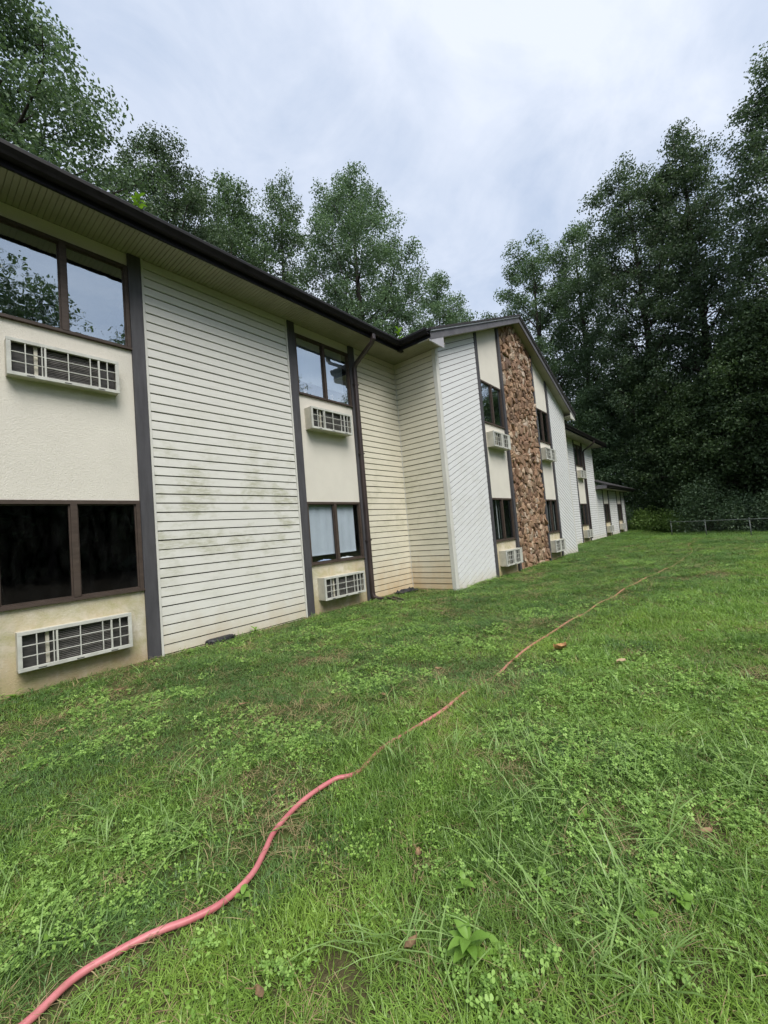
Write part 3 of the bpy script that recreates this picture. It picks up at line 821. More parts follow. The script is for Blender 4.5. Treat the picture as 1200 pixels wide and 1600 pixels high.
ac_list = [
    (ac_a, 0.85, 0, ZA_U, 'cream wall air conditioner under the upper window at the left edge'),
    (ac_a, 0.85, 0, ZA_L, 'large dirty wall air conditioner just above the grass at the left edge'),
    (ac_b, 5.06, 0, ZA_U, 'wall air conditioner under the upper window next to the brown downspout'),
    (ac_b, 5.07, 0, ZA_L, 'stained wall air conditioner near the ground beside the brown downspout foot'),
    (ac_c, 10.30, G, ZA_U, 'upper wall air conditioner just left of the stone column'),
    (ac_c, 10.36, G, ZA_L, 'lower wall air conditioner just left of the stone column, over the grass'),
    (ac_c, 14.40, G, ZA_U, 'upper wall air conditioner just right of the stone column'),
    (ac_c, 14.42, G, ZA_L, 'lower wall air conditioner just right of the stone column, over the grass'),
    (ac_c, 23.48, 0, ZA_U, 'upper wall air conditioner on the far two storey wing'),
    (ac_c, 23.48, 0, ZA_L, 'lower wall air conditioner on the far two storey wing'),
    (ac_c, 28.96, 0, ZA_L, 'air conditioner under the nearer window of the low end wing'),
    (ac_c, 33.05, 0, ZA_L, 'air conditioner under the last window of the low end wing')]
used = set()
for src, x, yw, z, lab in ac_list:
    o = src if id(src) not in used else copy_thing(src)
    used.add(id(src))
    o.location = (x, yw - 0.004, z)
    tag(o, lab, 'air conditioner', 'air conditioners in the wall bays')

# things on the window sills of the second bay
fig_cols = [(0.36, 0.16, 0.10), (0.48, 0.36, 0.26), (0.22, 0.14, 0.10), (0.42, 0.20, 0.14), (0.55, 0.46, 0.38), (0.30, 0.22, 0.18)]
fig_lab = ['reddish figurine at the left end of the upper sill by the downspout', 'tan figurine second along the upper sill by the downspout',
           'small dark brown figurine third along the upper sill by the downspout', 'rust coloured figurine right of the mullion on the upper sill',
           'pale figurine second from the right on the upper sill', 'squat brown figurine at the right end of the upper sill']
for i, (x, s_) in enumerate(((5.06, 1.0), (5.22, 1.25), (5.42, 0.8), (5.74, 0.95), (5.93, 1.1), (6.12, 0.85))):
    e = tag(empty('figurine', (x, 0.125, Z_UB + 0.0255)), fig_lab[i], 'figurine', 'figurines on the upper window sill')
    mt = mat_plain('figurine_glaze_%d' % i, fig_cols[i], 0.25, 20, 0.4, 0.5, 0.1)
    body = MB(); prof = [(0.048, 0), (0.052, .03), (0.040, .08), (0.022, .115), (0.018, .125)]
    n = 10
    v = [(r_ * s_ * math.cos(2 * math.pi * k / n) * (1.15 if i % 2 else .9), r_ * s_ * math.sin(2 * math.pi * k / n), z * s_) for r_, z in prof for k in range(n)]
    f = [(a * n + k, a * n + (k + 1) % n, a * n + n + (k + 1) % n, a * n + n + k) for a in range(len(prof) - 1) for k in range(n)] + [tuple(range(n - 1, -1, -1)), tuple(range(len(v) - n, len(v)))]
    body.add(v, f).build('body', mt, e, smooth=True)
    hd = MB(); prof = [(0.012, .12), (0.030, .135), (0.034, .155), (0.024, .178), (0.006, .186)]
    v = [(r_ * s_ * math.cos(2 * math.pi * k / n) + .008, r_ * s_ * math.sin(2 * math.pi * k / n), z * s_) for r_, z in prof for k in range(n)]
    hd.add(v, f).build('head', mt, e, smooth=True)
def towel(x0, x1, col, lab, i):
    mb = MB(); n = 14; rows = 7; y0 = 0.052
    rr = random.Random(50 + i); v = []; f = []
    for a in range(n + 1):
        for b in range(rows):
            th_ = math.pi * b / (rows - 1)
            hh = 0.055 * (0.55 + 0.45 * math.sin(math.pi * a / n)) * (0.85 + .3 * rr.random())
            v.append((x0 + (x1 - x0) * a / n, y0 + 0.012 + 0.055 * (1 - math.cos(th_)), Z_LB + 0.0255 + hh * math.sin(th_)))
    for a in range(n):
        for b in range(rows - 1): f.append((a * rows + b, (a + 1) * rows + b, (a + 1) * rows + b + 1, a * rows + b + 1))
    f.append(tuple(range(rows))); f.append(tuple(n * rows + b for b in range(rows - 1, -1, -1)))
    o = MB().add(v, f).build('folded_towel', mat_plain('towel_cloth_%d' % i, col, 0.15, 18, 0.9, 0.1, 0.4), None, smooth=True)
    tag(o, lab, 'towel')
towel(5.22, 5.58, (0.40, 0.50, 0.72), 'pale blue folded towel on the lower sill left of the mullion', 0)
towel(5.74, 6.20, (0.66, 0.68, 0.72), 'white folded towel on the lower sill right of the mullion', 1)

# small things at the foot of the wall
e = tag(empty('vent_cover', (3.10, -0.035, 0.0)), 'black plastic half round vent cover against the foot of the siding', 'vent cover')
mb = MB(); n = 14; pr = [(0.22, -0.03), (0.22, 0.040), (0.205, 0.062), (0.15, 0.072)]
v = [(r_ * math.cos(math.pi + math.pi * k / n), r_ * 0.55 * math.sin(math.pi + math.pi * k / n), z) for r_, z in pr for k in range(n + 1)]
f = [(a * (n + 1) + k, a * (n + 1) + k + 1, (a + 1) * (n + 1) + k + 1, (a + 1) * (n + 1) + k) for a in range(len(pr) - 1) for k in range(n)] + [tuple(range(len(v) - n - 1, len(v)))]
mb.add(v, f).build('shell', M['black_plastic'], e, smooth=False)
for k in range(7):
    a = math.pi + math.pi * (k + .5) / 7
    MB().box(-.012, .012, -.012, .006, 0.0, 0.062).build('rib', M['black_plastic'], e, (0.222 * math.cos(a), 0.222 * .55 * math.sin(a), -0.01))
e = tag(empty('drain_mat', (7.45, -0.22, 0.02)), 'crumpled black plastic sheet on the grass at the inside corner', 'plastic sheet')
mb = MB(); rr = random.Random(4); nx_, ny_ = 9, 6
v = [(-.30 + .60 * a / (nx_ - 1) + rr.uniform(-.02, .02), -.13 + .26 * b / (ny_ - 1) + rr.uniform(-.02, .02), 0.02 + rr.uniform(0, .075) * (0.3 if a in (0, nx_ - 1) or b in (0, ny_ - 1) else 1)) for a in range(nx_) for b in range(ny_)]
f = [(a * ny_ + b, (a + 1) * ny_ + b, (a + 1) * ny_ + b + 1, a * ny_ + b + 1) for a in range(nx_ - 1) for b in range(ny_ - 1)]
o = mb.add(v, f).build('sheet', M['black_plastic'], e); m_ = o.modifiers.new('thick', 'SOLIDIFY'); m_.thickness = 0.008
e = tag(empty('splash_trough', (6.62, -0.46, 0.02), R(-28)), 'flat dark splash trough lying under the downspout foot', 'splash trough')
MB().prism([(-.07, 0), (.07, 0), (.075, .045), (.062, .045), (.055, .012), (-.055, .012), (-.062, .045), (-.075, .045)], 1, -0.45, 0.08).build('trough', M['downspout'], e)

# ------------------------------------------------------------------ trees
def tube_np(pts, rad, n):
    """numpy tube, returns verts and quads"""
    pts = np.asarray(pts, float); k = len(pts)
    d = np.gradient(pts, axis=0); d /= np.linalg.norm(d, axis=1, keepdims=True) + 1e-9
    ref = np.array([0.37, 0.61, 0.12]); a = np.cross(d, ref); a /= np.linalg.norm(a, axis=1, keepdims=True) + 1e-9
    b = np.cross(d, a); th = np.linspace(0, 2 * np.pi, n, endpoint=False)
    v = pts[:, None, :] + (a[:, None, :] * np.cos(th)[None, :, None] + b[:, None, :] * np.sin(th)[None, :, None]) * np.asarray(rad)[:, None, None]
    I = np.arange(k * n).reshape(k, n); J = np.roll(I, -1, axis=1)
    return v.reshape(-1, 3), np.stack([I[:-1], J[:-1], J[1:], I[1:]], -1).reshape(-1, 4)

def leaf_arrays(c, out, size, rs, flat=0.55, aspect=0.72):
    """diamond leaves folded along the midrib, two triangles each"""
    n = len(c)
    nor = rs.normal(size=(n, 3)) * 0.75 + out * 0.45; nor[:, 2] += flat
    nor /= np.linalg.norm(nor, axis=1, keepdims=True)
    ax = np.cross(nor, rs.normal(size=(n, 3))); ax /= np.linalg.norm(ax, axis=1, keepdims=True) + 1e-9
    sd = np.cross(nor, ax)
    L = (size * rs.uniform(0.65, 1.25, n))[:, None]; Wd = L * aspect
    droop = nor * L * 0.16
    p0 = c - ax * L * 0.5; p1 = c + sd * Wd * 0.5 + droop + ax * L * .05; p2 = c + ax * L * 0.5 - droop * .5; p3 = c - sd * Wd * 0.5 + droop + ax * L * .05
    v = np.stack([p0, p1, p2, p3], 1).reshape(-1, 3)
    i = np.arange(n) * 4
    f = np.stack([np.stack([i, i + 1, i + 2], -1), np.stack([i, i + 2, i + 3], -1)], 1).reshape(-1, 3)
    return v, f

def tree(name, label, x, y, H, prof, cb, seed, nleaf, lsize, mat, trunk_r=0.28, lean=(0, 0), limbs=46, clump=0.9, rise=(0.35, 0.95), group=None, z0=None, inner=0.25, twigs=6):
    rs = np.random.RandomState(seed)
    if z0 is None: z0 = float(gz(x, y)) - 0.1
    root = tag(empty(name, (x, y, z0)), label, 'tree', group)
    tp = np.array([t_ for t_, _ in prof]); rp = np.array([r_ for _, r_ in prof])
    def axis(z):
        q = z / H
        return np.array([lean[0] * q * q + 0.16 * math.sin(q * 6 + seed), lean[1] * q * q + 0.16 * math.cos(q * 5 + seed * 1.7), z])
    zs_ = np.linspace(0, H * 0.94, 16)
    tr_pts = np.array([axis(z) for z in zs_])
    rad = trunk_r * (1 - zs_ / H) ** 0.8 + 0.02; rad[0] *= 1.45; rad[1] *= 1.08
    tv, tf = tube_np(tr_pts, rad, 9)
    o = link(bpy.data.objects.new('trunk', np_mesh('trunk', tv, tf, M['bark'], smooth=True)), root)
    bv, bf, nb = [], [], 0
    cen, crad = [], []
    tt = np.linspace(0, 1, 200); wgt = np.interp(tt, tp, rp) + 0.25; cdf = np.cumsum(wgt) / wgt.sum()
    for i in range(limbs):
        t_e = float(np.interp((i + rs.uniform(0.1, .9)) / limbs, cdf, tt))
        zz = cb + t_e * (H - cb)
        r_ = float(np.interp(t_e, tp, rp)) * rs.uniform(0.62, 1.12)
        az = i * 2.39996 + rs.uniform(-.5, .5)
        end = axis(zz) + np.array([math.cos(az) * r_, math.sin(az) * r_, 0])
        zs0 = max(zz - r_ * rs.uniform(*rise) - .3, cb * 0.55)
        st = axis(min(zs0, H * .93))
        q = np.linspace(0, 1, 6)[:, None]
        pts = st + (end - st) * q; pts[:, 2] += np.sin(q[:, 0] * np.pi) * r_ * rs.uniform(-.10, .14)
        pts[1:-1] += rs.normal(size=(4, 3)) * 0.06 * r_
        r0 = max(0.028, 0.30 * trunk_r * (1 - zs0 / H) + 0.012 * r_)
        v_, f_ = tube_np(pts, np.linspace(r0, 0.012, 6), 5); bv.append(v_); bf.append(f_ + nb); nb += len(v_)
        for j in range(twigs):
            s_ = rs.uniform(0.30, 1.0) if j else 1.0
            b0 = st + (end - st) * s_; b0[2] += math.sin(s_ * math.pi) * 0.02 * r_
            d = rs.normal(size=3); d[2] = abs(d[2]) * 0.7 - .1; d[:2] += np.array([math.cos(az), math.sin(az)]) * .6
            d /= np.linalg.norm(d)
            b1 = b0 + d * rs.uniform(0.4, 1.25) * clump * (1.0 if j else .35)
            qq = np.linspace(0, 1, 3)[:, None]
            v_, f_ = tube_np(b0 + (b1 - b0) * qq + rs.normal(size=(3, 3)) * .03, [0.022, 0.014, 0.006], 4); bv.append(v_); bf.append(f_ + nb); nb += len(v_)
            cen.append(b1); crad.append(clump * rs.uniform(0.45, 1.05))
    # clumps filling the crown volume on short unseen twigs
    for j in range(int(limbs * (5 if group == TR_ else 8))):
        t_e = float(np.interp(rs.uniform(0, 1), cdf, tt)); r_ = float(np.interp(t_e, tp, rp)) * math.sqrt(rs.uniform(0.02, 1)) * rs.uniform(.75, 1.08); az = rs.uniform(0, 6.283)
        cen.append(axis(cb + t_e * (H - cb)) + np.array([math.cos(az) * r_, math.sin(az) * r_, rs.normal() * .2])); crad.append(clump * rs.uniform(0.5, 1.1))
    # leader clumps up the top of the trunk
    for j in range(int(limbs * inner) + 3):
        z = cb + (H - cb) * rs.uniform(0.15, 1.0)
        cen.append(axis(z) + rs.normal(size=3) * 0.25 * clump); crad.append(clump * rs.uniform(0.4, 0.8))
    link(bpy.data.objects.new('limbs', np_mesh('limbs', np.concatenate(bv), np.concatenate(bf), M['bark'], smooth=True)), root)
    cen = np.array(cen); crad = np.array(crad)
    nleaf = int(nleaf * (1.0 if group == RF else 1.95 if group == TR_ else 2.4)); lsize *= 1.12 if group == RF else 0.98
    pw = crad ** 2; idx = rs.choice(len(cen), nleaf, p=pw / pw.sum())
    g = rs.normal(size=(nleaf, 3)); g /= np.linalg.norm(g, axis=1, keepdims=True); g *= (rs.uniform(0, 1, nleaf) ** 0.45)[:, None]
    g[:, 2] *= 0.80
    pos = cen[idx] + g * crad[idx][:, None]
    pos += rs.normal(size=pos.shape) * 0.08
    out = g.copy(); out /= np.linalg.norm(out, axis=1, keepdims=True) + 1e-9
    v_, f_ = leaf_arrays(pos, out, lsize, rs)
    ctone = rs.uniform(0, 1, len(cen))
    tone = np.clip(0.55 * ctone[idx] + 0.45 * rs.uniform(0, 1, nleaf), 0, 1)
    link(bpy.data.objects.new('crown', np_mesh('crown', v_, f_, M[mat], np.repeat(tone, 2))), root)
    return root

OV = [(0, .45), (.12, .8), (.35, 1.0), (.6, .95), (.8, .75), (.93, .45), (1, .15)]
SP = [(0, .7), (.2, .95), (.4, 1.0), (.6, .92), (.8, .68), (.93, .38), (1, .12)]
CO = [(0, .9), (.25, 1.0), (.5, .98), (.7, .85), (.86, .58), (.95, .32), (1, .1)]
def sc(p, r_): return [(a, b * r_) for a, b in p]
RF = 'trees across the lawn mirrored in the windows'
TB, TR_ = 'trees behind the building', 'tall trees beyond the fence'
tree('hardwood_tree', 'large oak like tree rising over the roof at the top left corner', 2.2, 15.6, 26.5, sc(OV, 5.6), 8, 11, 36000, 0.165, 'leaf_mid', 0.42, group=TB, limbs=56, clump=1.0)
tree('evergreen_tree', 'dense dark rounded tree behind the roof, right of the top left tree', 10.6, 16.9, 24.6, sc([(0, .9), (.4, 1), (.7, .95), (.88, .75), (.97, .42), (1, .15)], 3.5), 9, 12, 34000, 0.13, 'leaf_dark', 0.3, group=TB, limbs=60, clump=0.62)
tree('hardwood_tree', 'grey green tree between the dense dark tree and the slender tree', 15.6, 18.6, 27.0, sc(SP, 3.4), 10, 13, 17000, 0.16, 'leaf_mid', 0.28, group=TB, limbs=44, clump=0.75)
tree('hardwood_tree', 'slender pointed tree just left of the big central tree', 19.6, 18.3, 29.6, sc(SP, 2.6), 10, 14, 13000, 0.16, 'leaf_mid', 0.26, group=TB, limbs=40, clump=0.70)
tree('hardwood_tree', 'low tree filling in behind the slender tree above the gutter', 17.9, 22.0, 26.5, sc(OV, 4.0), 9, 24, 15000, 0.18, 'leaf_dark', 0.28, group=TB, limbs=40, clump=0.8)
tree('tulip_tree', 'big pale green tree standing tallest behind the middle of the roof', 25.6, 16.2, 32.4, sc(SP, 5.9), 9, 15, 42000, 0.17, 'leaf_pale', 0.42, group=TB, limbs=64, clump=0.92)
tree('tulip_tree', 'small loose tree at the right foot of the big pale tree', 34.2, 13.4, 25.5, sc(OV, 3.6), 11, 16, 13000, 0.18, 'leaf_pale', 0.24, group=TB, limbs=34, clump=0.75)
tree('tulip_tree', 'open crowned tree right behind the gable peak', 46.0, 8.0, 32.6, sc(CO, 6.2), 8, 17, 32000, 0.21, 'leaf_mid', 0.34, group=TR_, limbs=52, clump=1.0)
tree('tulip_tree', 'thin trunked tree above the low end of the building', 48.0, 4.1, 33.0, sc(CO, 4.2), 9, 18, 20000, 0.21, 'leaf_mid', 0.34, group=TR_, limbs=48, clump=1.0)
tree('hardwood_tree', 'dark broad tree forming the left shoulder of the tall right hand group', 42.0, -2.0, 32.0, sc([(0, .8), (.3, 1), (.6, 1.0), (.85, .8), (.95, .5), (1, .2)], 4.1), 7, 19, 36000, 0.19, 'leaf_dark', 0.36, group=TR_, limbs=62, clump=0.95)
tree('hardwood_tree', 'dark spire topped tree, tallest of the group left of the right edge', 42.4, -6.0, 33.0, sc(CO, 3.4), 6, 20, 32000, 0.19, 'leaf_dark', 0.40, group=TR_, limbs=66, clump=0.95)
tree('hardwood_tree', 'tall dark tree cut by the right edge of the picture', 37.6, -10.6, 30.6, sc(CO, 3.0), 6, 21, 28000, 0.18, 'leaf_dark', 0.38, group=TR_, limbs=60, clump=0.9)
tree('hardwood_tree', 'dark tree half behind the right edge, beyond the tall one', 39.5, -15.5, 29.0, sc(CO, 3.6), 6, 22, 20000, 0.20, 'leaf_dark', 0.36, group=TR_, limbs=48, clump=1.0)
US = 'understory trees at the wood edge'
us_lab = ['low leafy tree right behind the end of the low wing', 'dark understory tree over the vine covered shrub', 'dark understory tree behind the left end of the fence',
          'understory tree behind the middle of the fence', 'understory tree behind the right end of the fence', 'understory tree deep in the shade left of the fence', 'understory tree deep in the shade behind the fence']
for i, (x, y, H, r_, n_, mt) in enumerate(((43.0, 3.2, 13.5, 3.2, 13000, 'leaf_mid'), (41.0, -2.0, 14.5, 2.6, 14000, 'leaf_under'), (39.2, -4.6, 11.0, 2.6, 14000, 'leaf_under'), (37.6, -8.2, 15.0, 2.7, 18000, 'leaf_under'),
                                           (34.0, -11.0, 12.5, 2.6, 12000, 'leaf_under'), (46.5, -0.5, 16, 3.4, 14000, 'leaf_under'), (45.5, -7.5, 16, 3.8, 14000, 'leaf_under'))):
    tree('understory_tree', us_lab[i], x, y, H, sc([(0, .9), (.3, 1), (.65, .9), (.9, .5), (1, .15)], r_), 1.6, 40 + i, n_, 0.19, mt, 0.14, group=US, limbs=40, clump=0.95, rise=(0.1, 0.6))
# trees across the lawn, seen mirrored in the upper windows
RF = 'trees across the lawn mirrored in the windows'
for i, (x, y, H, r_) in enumerate(((4.0, -31, 24.5, 3.6), (8.0, -33, 23.2, 3.6), (13.5, -31, 20.3, 3.6), (29.0, -32, 23.5, 4.0), (39.0, -30, 21, 4.0), (58, -31, 25, 4.5))):
    tree('mirrored_tree', ['tree mirrored in the left pane of the upper left window', 'tree mirrored at the mullion of the upper left window', 'tree mirrored low in the right pane of the upper left window', 'tree mirrored in the upper window by the downspout',
          'second tree mirrored in the upper window by the downspout', 'tree mirrored in the upper gable window'][i], x, y, H, sc(OV, r_), 4, 60 + i, 9000, 0.26, 'leaf_dark', 0.3, group=RF, limbs=36, clump=1.1)

def leaf_mass(name, label, n, size, mat, x0, x1, y0, y1, hfun, seed, cat):
    rs = np.random.RandomState(seed)
    x = rs.uniform(x0, x1, n); y = rs.uniform(y0, y1, n)
    z = rs.uniform(0, 1, n) ** 0.9 * hfun(x, y, rs)
    p = np.stack([x, y, z - .7], -1); v_, f_ = leaf_arrays(p, np.zeros_like(p), size, rs)
    o = link(bpy.data.objects.new(name, np_mesh(name, v_, f_, M[mat], np.repeat(rs.uniform(0, 1, n), 2))))
    tag(o, label, cat, kind='stuff')
leaf_mass('woodland', 'dark mass of woodland deep behind the right hand trees', 34000, 0.5, 'leaf_dark', 51, 60, -34, 11, lambda x, y, rs: 15 + 4 * np.sin(y * .8) + 2 * np.sin(y * 2.1), 5, 'woodland')
leaf_mass('woodland', 'wooded belt across the lawn behind the viewer, mirrored in the dark lower windows', 70000, 1.0, 'leaf_dark', -35, 85, -40, -34, lambda x, y, rs: 12 + 3 * np.sin(x * .5) + 2 * np.sin(x * 1.3), 6, 'woodland')

# shrubs and vines along the wood edge
def shrub(name, label, x, y, rx, ry, h, n, size, mat, seed, group):
    rs = np.random.RandomState(seed)
    z0 = float(gz(x, y))
    root = tag(empty(name, (x, y, z0)), label, 'shrub', group)
    nc = 26
    c = rs.normal(size=(nc, 3)) * np.array([rx * .45, ry * .45, 0]); c[:, 2] = h * rs.uniform(0.15, 0.85, nc) * np.exp(-((c[:, 0] / rx) ** 2 + (c[:, 1] / ry) ** 2) * .7)
    idx = rs.randint(0, nc, n); g = rs.normal(size=(n, 3)); g /= np.linalg.norm(g, axis=1, keepdims=True); g *= (rs.uniform(0, 1, n) ** .4)[:, None] * h * .34
    p = c[idx] + g; p[:, 2] = np.abs(p[:, 2])
    v_, f_ = leaf_arrays(p, g / (np.linalg.norm(g, axis=1, keepdims=True) + 1e-9), size, rs)
    link(bpy.data.objects.new('foliage', np_mesh('foliage', v_, f_, M[mat], np.repeat(np.clip(.5 * rs.uniform(0, 1, nc)[idx] + .5 * rs.uniform(0, 1, n), 0, 1), 2))), root)
    bv, bf, nb = [], [], 0
    for k in range(nc):
        v2, f2 = tube_np(np.array([[0, 0, -.05], [c[k, 0] * .4, c[k, 1] * .4, c[k, 2] * .6], c[k]]), [0.03, 0.02, 0.008], 5); bv.append(v2); bf.append(f2 + nb); nb += len(v2)
    link(bpy.data.objects.new('stems', np_mesh('stems', np.concatenate(bv), np.concatenate(bf), M['bark'])), root)
SB = 'shrubs and vines along the wood edge'
for i, (x, y, rx, ry, h, n, mt, lab) in enumerate((
        (38.0, -1.2, 1.6, 1.7, 2.0, 7000, 'leaf_vine', 'bright green vine covered mound beside the end of the low wing'),
        (37.2, -3.3, 1.2, 1.3, 1.7, 4500, 'leaf_vine', 'rounded green shrub just left of the fence end'),
        (36.2, -4.9, 1.4, 1.3, 3.6, 6000, 'leaf_mid', 'tall vine draped shrub behind the left end of the fence'),
        (35.2, -6.7, 1.5, 1.3, 2.3, 6000, 'leaf_mid', 'dark green shrub behind the fence, next to the tall draped one'),
        (33.6, -8.4, 1.6, 1.4, 3.2, 7000, 'leaf_dark', 'shrub behind the fence near the right edge'),
        (32.0, -10.6, 1.6, 1.4, 2.6, 6000, 'leaf_mid', 'last shrub behind the fence at the right edge'),
        (38.6, 1.2, 1.4, 1.4, 2.4, 5000, 'leaf_mid', 'shrub tucked behind the corner of the low wing'))):
    shrub('wood_edge_shrub', lab, x, y, rx, ry, h, n, 0.13, mt, 80 + i, SB)

# chain link fence at the end of the lawn
fn = tag(empty('chain_link_fence', (33.0, -3.0, float(gz(33.0, -3.0)))), 'low chain link fence with a pale top rail at the end of the lawn', 'fence')
FA, FB = Vector((32.9, -3.0, 0)), Vector((25.2, -8.6, 0))
FL = (FB - FA).length; fd = (FB - FA) / FL
FH = 0.88
def fz(s_): q = FA + fd * s_; return float(gz(q.x, q.y))
org = fn.location
n_p = 4
for k in range(n_p):
    s_ = FL * k / (n_p - 1); q = FA + fd * s_; z = fz(s_)
    p_ = MB().tube([Vector((q.x, q.y, z - .2)) - org, Vector((q.x, q.y, z + FH + .03)) - org], 0.024, 10).build('fence_post', M['galv'], fn, smooth=True)
    MB().tube([Vector((q.x, q.y, z + FH + .03)) - org, Vector((q.x, q.y, z + FH + .05)) - org, Vector((q.x, q.y, z + FH + .075)) - org], [0.036, 0.034, 0.008], 10).build('post_cap', M['galv'], p_)
MB().tube([Vector((*(FA + fd * FL * k / 12).xy, fz(FL * k / 12) + FH)) - org for k in range(13)], 0.022, 8).build('top_rail', M['rail'], fn, smooth=True)
mb = MB(); st = 0.11; nn = int(FL / st)
for k in range(-int(FH / st), nn):
    for sg in (1, -1):
        a0, a1 = (k * st, k * st + FH) if sg > 0 else (k * st + FH, k * st)
        z0_, z1_ = 0.0, FH
        lo_, hi_ = min(a0, a1), max(a0, a1)
        if lo_ < 0 or hi_ > FL: continue
        mb.tube([Vector((*(FA + fd * a0).xy, fz(a0) + z0_ + .02)) - org, Vector((*(FA + fd * a1).xy, fz(a1) + z1_)) - org], 0.0013, 3, caps=False)
mb.build('wire_mesh', M['galv'], fn)['kind'] = 'stuff'

# ------------------------------------------------------------------ hose
t = NT('coral_hose'); p = t.pos()
c = t.mix(t.ramp(t.noise(p, 9, 5), (0.35, 0.0), (0.7, 1.0)), (0.44, 0.125, 0.135), (0.56, 0.200, 0.205))
xs_ = t.zsel()[0]
c = t.mix(t.ramp(t.math('DIVIDE', xs_, 8.0), (0.20, 0.0), (0.45, 0.45), (0.8, 0.8)), c, (0.42, 0.22, 0.125))       # sun faded and muddy farther along
c = t.mix(t.ramp(t.noise(p, 40, 4, .7), (0.56, 0.0), (0.70, 0.7)), c, (0.30, 0.13, 0.09))
M['hose'] = t.bsdf(c, 0.42, 0.4)
HP = [(-0.35, -4.62), (-0.12, -4.36), (0.10, -4.22), (0.26, -4.19), (0.36, -4.16), (0.46, -4.17), (0.59, -4.21), (0.70, -4.27), (0.81, -4.30), (0.95, -4.27), (1.06, -4.20), (1.17, -4.13), (1.36, -4.09), (1.56, -4.11), (1.70, -4.16),
      (2.02, -4.10), (2.35, -4.12), (2.70, -4.145), (3.10, -4.13), (3.67, -4.14), (4.03, -4.12), (4.91, -4.14), (5.95, -4.22), (7.0, -4.24), (7.79, -4.32), (9.61, -4.46), (12.54, -4.80), (16.15, -4.95), (19.0, -4.7), (22.0, -4.9)]
def catmull(P, per):
    out = []
    for i in range(len(P) - 1):
        p0, p1, p2, p3 = [np.array(P[min(max(k, 0), len(P) - 1)], float) for k in (i - 1, i, i + 1, i + 2)]
        for j in range(per):
            u = j / per
            out.append(0.5 * (2 * p1 + (p2 - p0) * u + (2 * p0 - 5 * p1 + 4 * p2 - p3) * u * u + (3 * p1 - p0 - 3 * p2 + p3) * u ** 3))
    out.append(np.array(P[-1], float)); return np.array(out)
hxy = catmull(HP, 9)
lift = np.interp(hxy[:, 0], [-.4, .3, 1.0, 1.60, 1.74, 2.2, 2.35, 3.0, 3.15, 3.55, 3.75, 6, 8, 10, 22], [.024, .024, .024, .024, -.001, .000, .004, .006, -.007, -.007, .003, .006, .006, .004, .004])
hz = gz(hxy[:, 0], hxy[:, 1]) + lift
hv, hf = tube_np(np.column_stack([hxy, hz]), np.full(len(hxy), 0.0125), 10)
hose = link(bpy.data.objects.new('garden_hose', np_mesh('garden_hose', hv, hf, M['hose'], smooth=True)))
tag(hose, 'coral pink garden hose snaking through the grass', 'hose')

# ------------------------------------------------------------------ grass, clover, straw
class VN:
    def __init__(s, seed): s.g = np.random.RandomState(seed).uniform(0, 1, (64, 64))
    def __call__(s, x, y, sc_):
        x = np.asarray(x) / sc_ + 100; y = np.asarray(y) / sc_ + 100
        i, j = np.floor(x).astype(int), np.floor(y).astype(int); u, v = x - i, y - j
        u = u * u * (3 - 2 * u); v = v * v * (3 - 2 * v); g = s.g
        a = g[i % 64, j % 64] * (1 - u) + g[(i + 1) % 64, j % 64] * u; b = g[i % 64, (j + 1) % 64] * (1 - u) + g[(i + 1) % 64, (j + 1) % 64] * u
        return a * (1 - v) + b * v
    def fbm(s, x, y, sc_): return .55 * s(x, y, sc_) + .3 * s(x + 7.3, y - 3.1, sc_ * .47) + .15 * s(x - 2.7, y + 9.2, sc_ * .21)

def blades(rs, n, rad, h0, h1, w0, w1, lean0, lean1, curl=1.0):
    base = rs.normal(size=(n, 2)) * rad * .5
    az = rs.uniform(0, 2 * np.pi, n); h = rs.uniform(h0, h1, n); w = rs.uniform(w0, w1, n); ln = rs.uniform(lean0, lean1, n)
    d = np.stack([np.cos(az), np.sin(az)], -1); sd = np.stack([-np.sin(az), np.cos(az)], -1)
    S = [0, .38, .72, 1.0]; WF = [.8, 1.0, .72, 0]
    V, k = [], []
    for s_, wf in zip(S, WF):
        reach = ln * h * (s_ ** 1.7); zz = h * (s_ - curl * ln * 0.32 * s_ ** 2.6)
        c = np.column_stack([base + d * reach[:, None], zz])
        off = np.column_stack([sd * (w * wf * .5)[:, None], np.zeros(n)])
        if wf > 0: V += [c - off, c + off]
        else: V += [c]
    V = np.stack(V, 1)                       # n,7,3
    i = np.arange(n)[:, None] * 7
    T = np.array([[0, 1, 3], [0, 3, 2], [2, 3, 5], [2, 5, 4], [4, 5, 6]])
    F_ = (i[:, :, None] + T[None]).reshape(-1, 3)
    tone = np.repeat(rs.uniform(0, 1, n), 5)
    return V.reshape(-1, 3), F_, tone

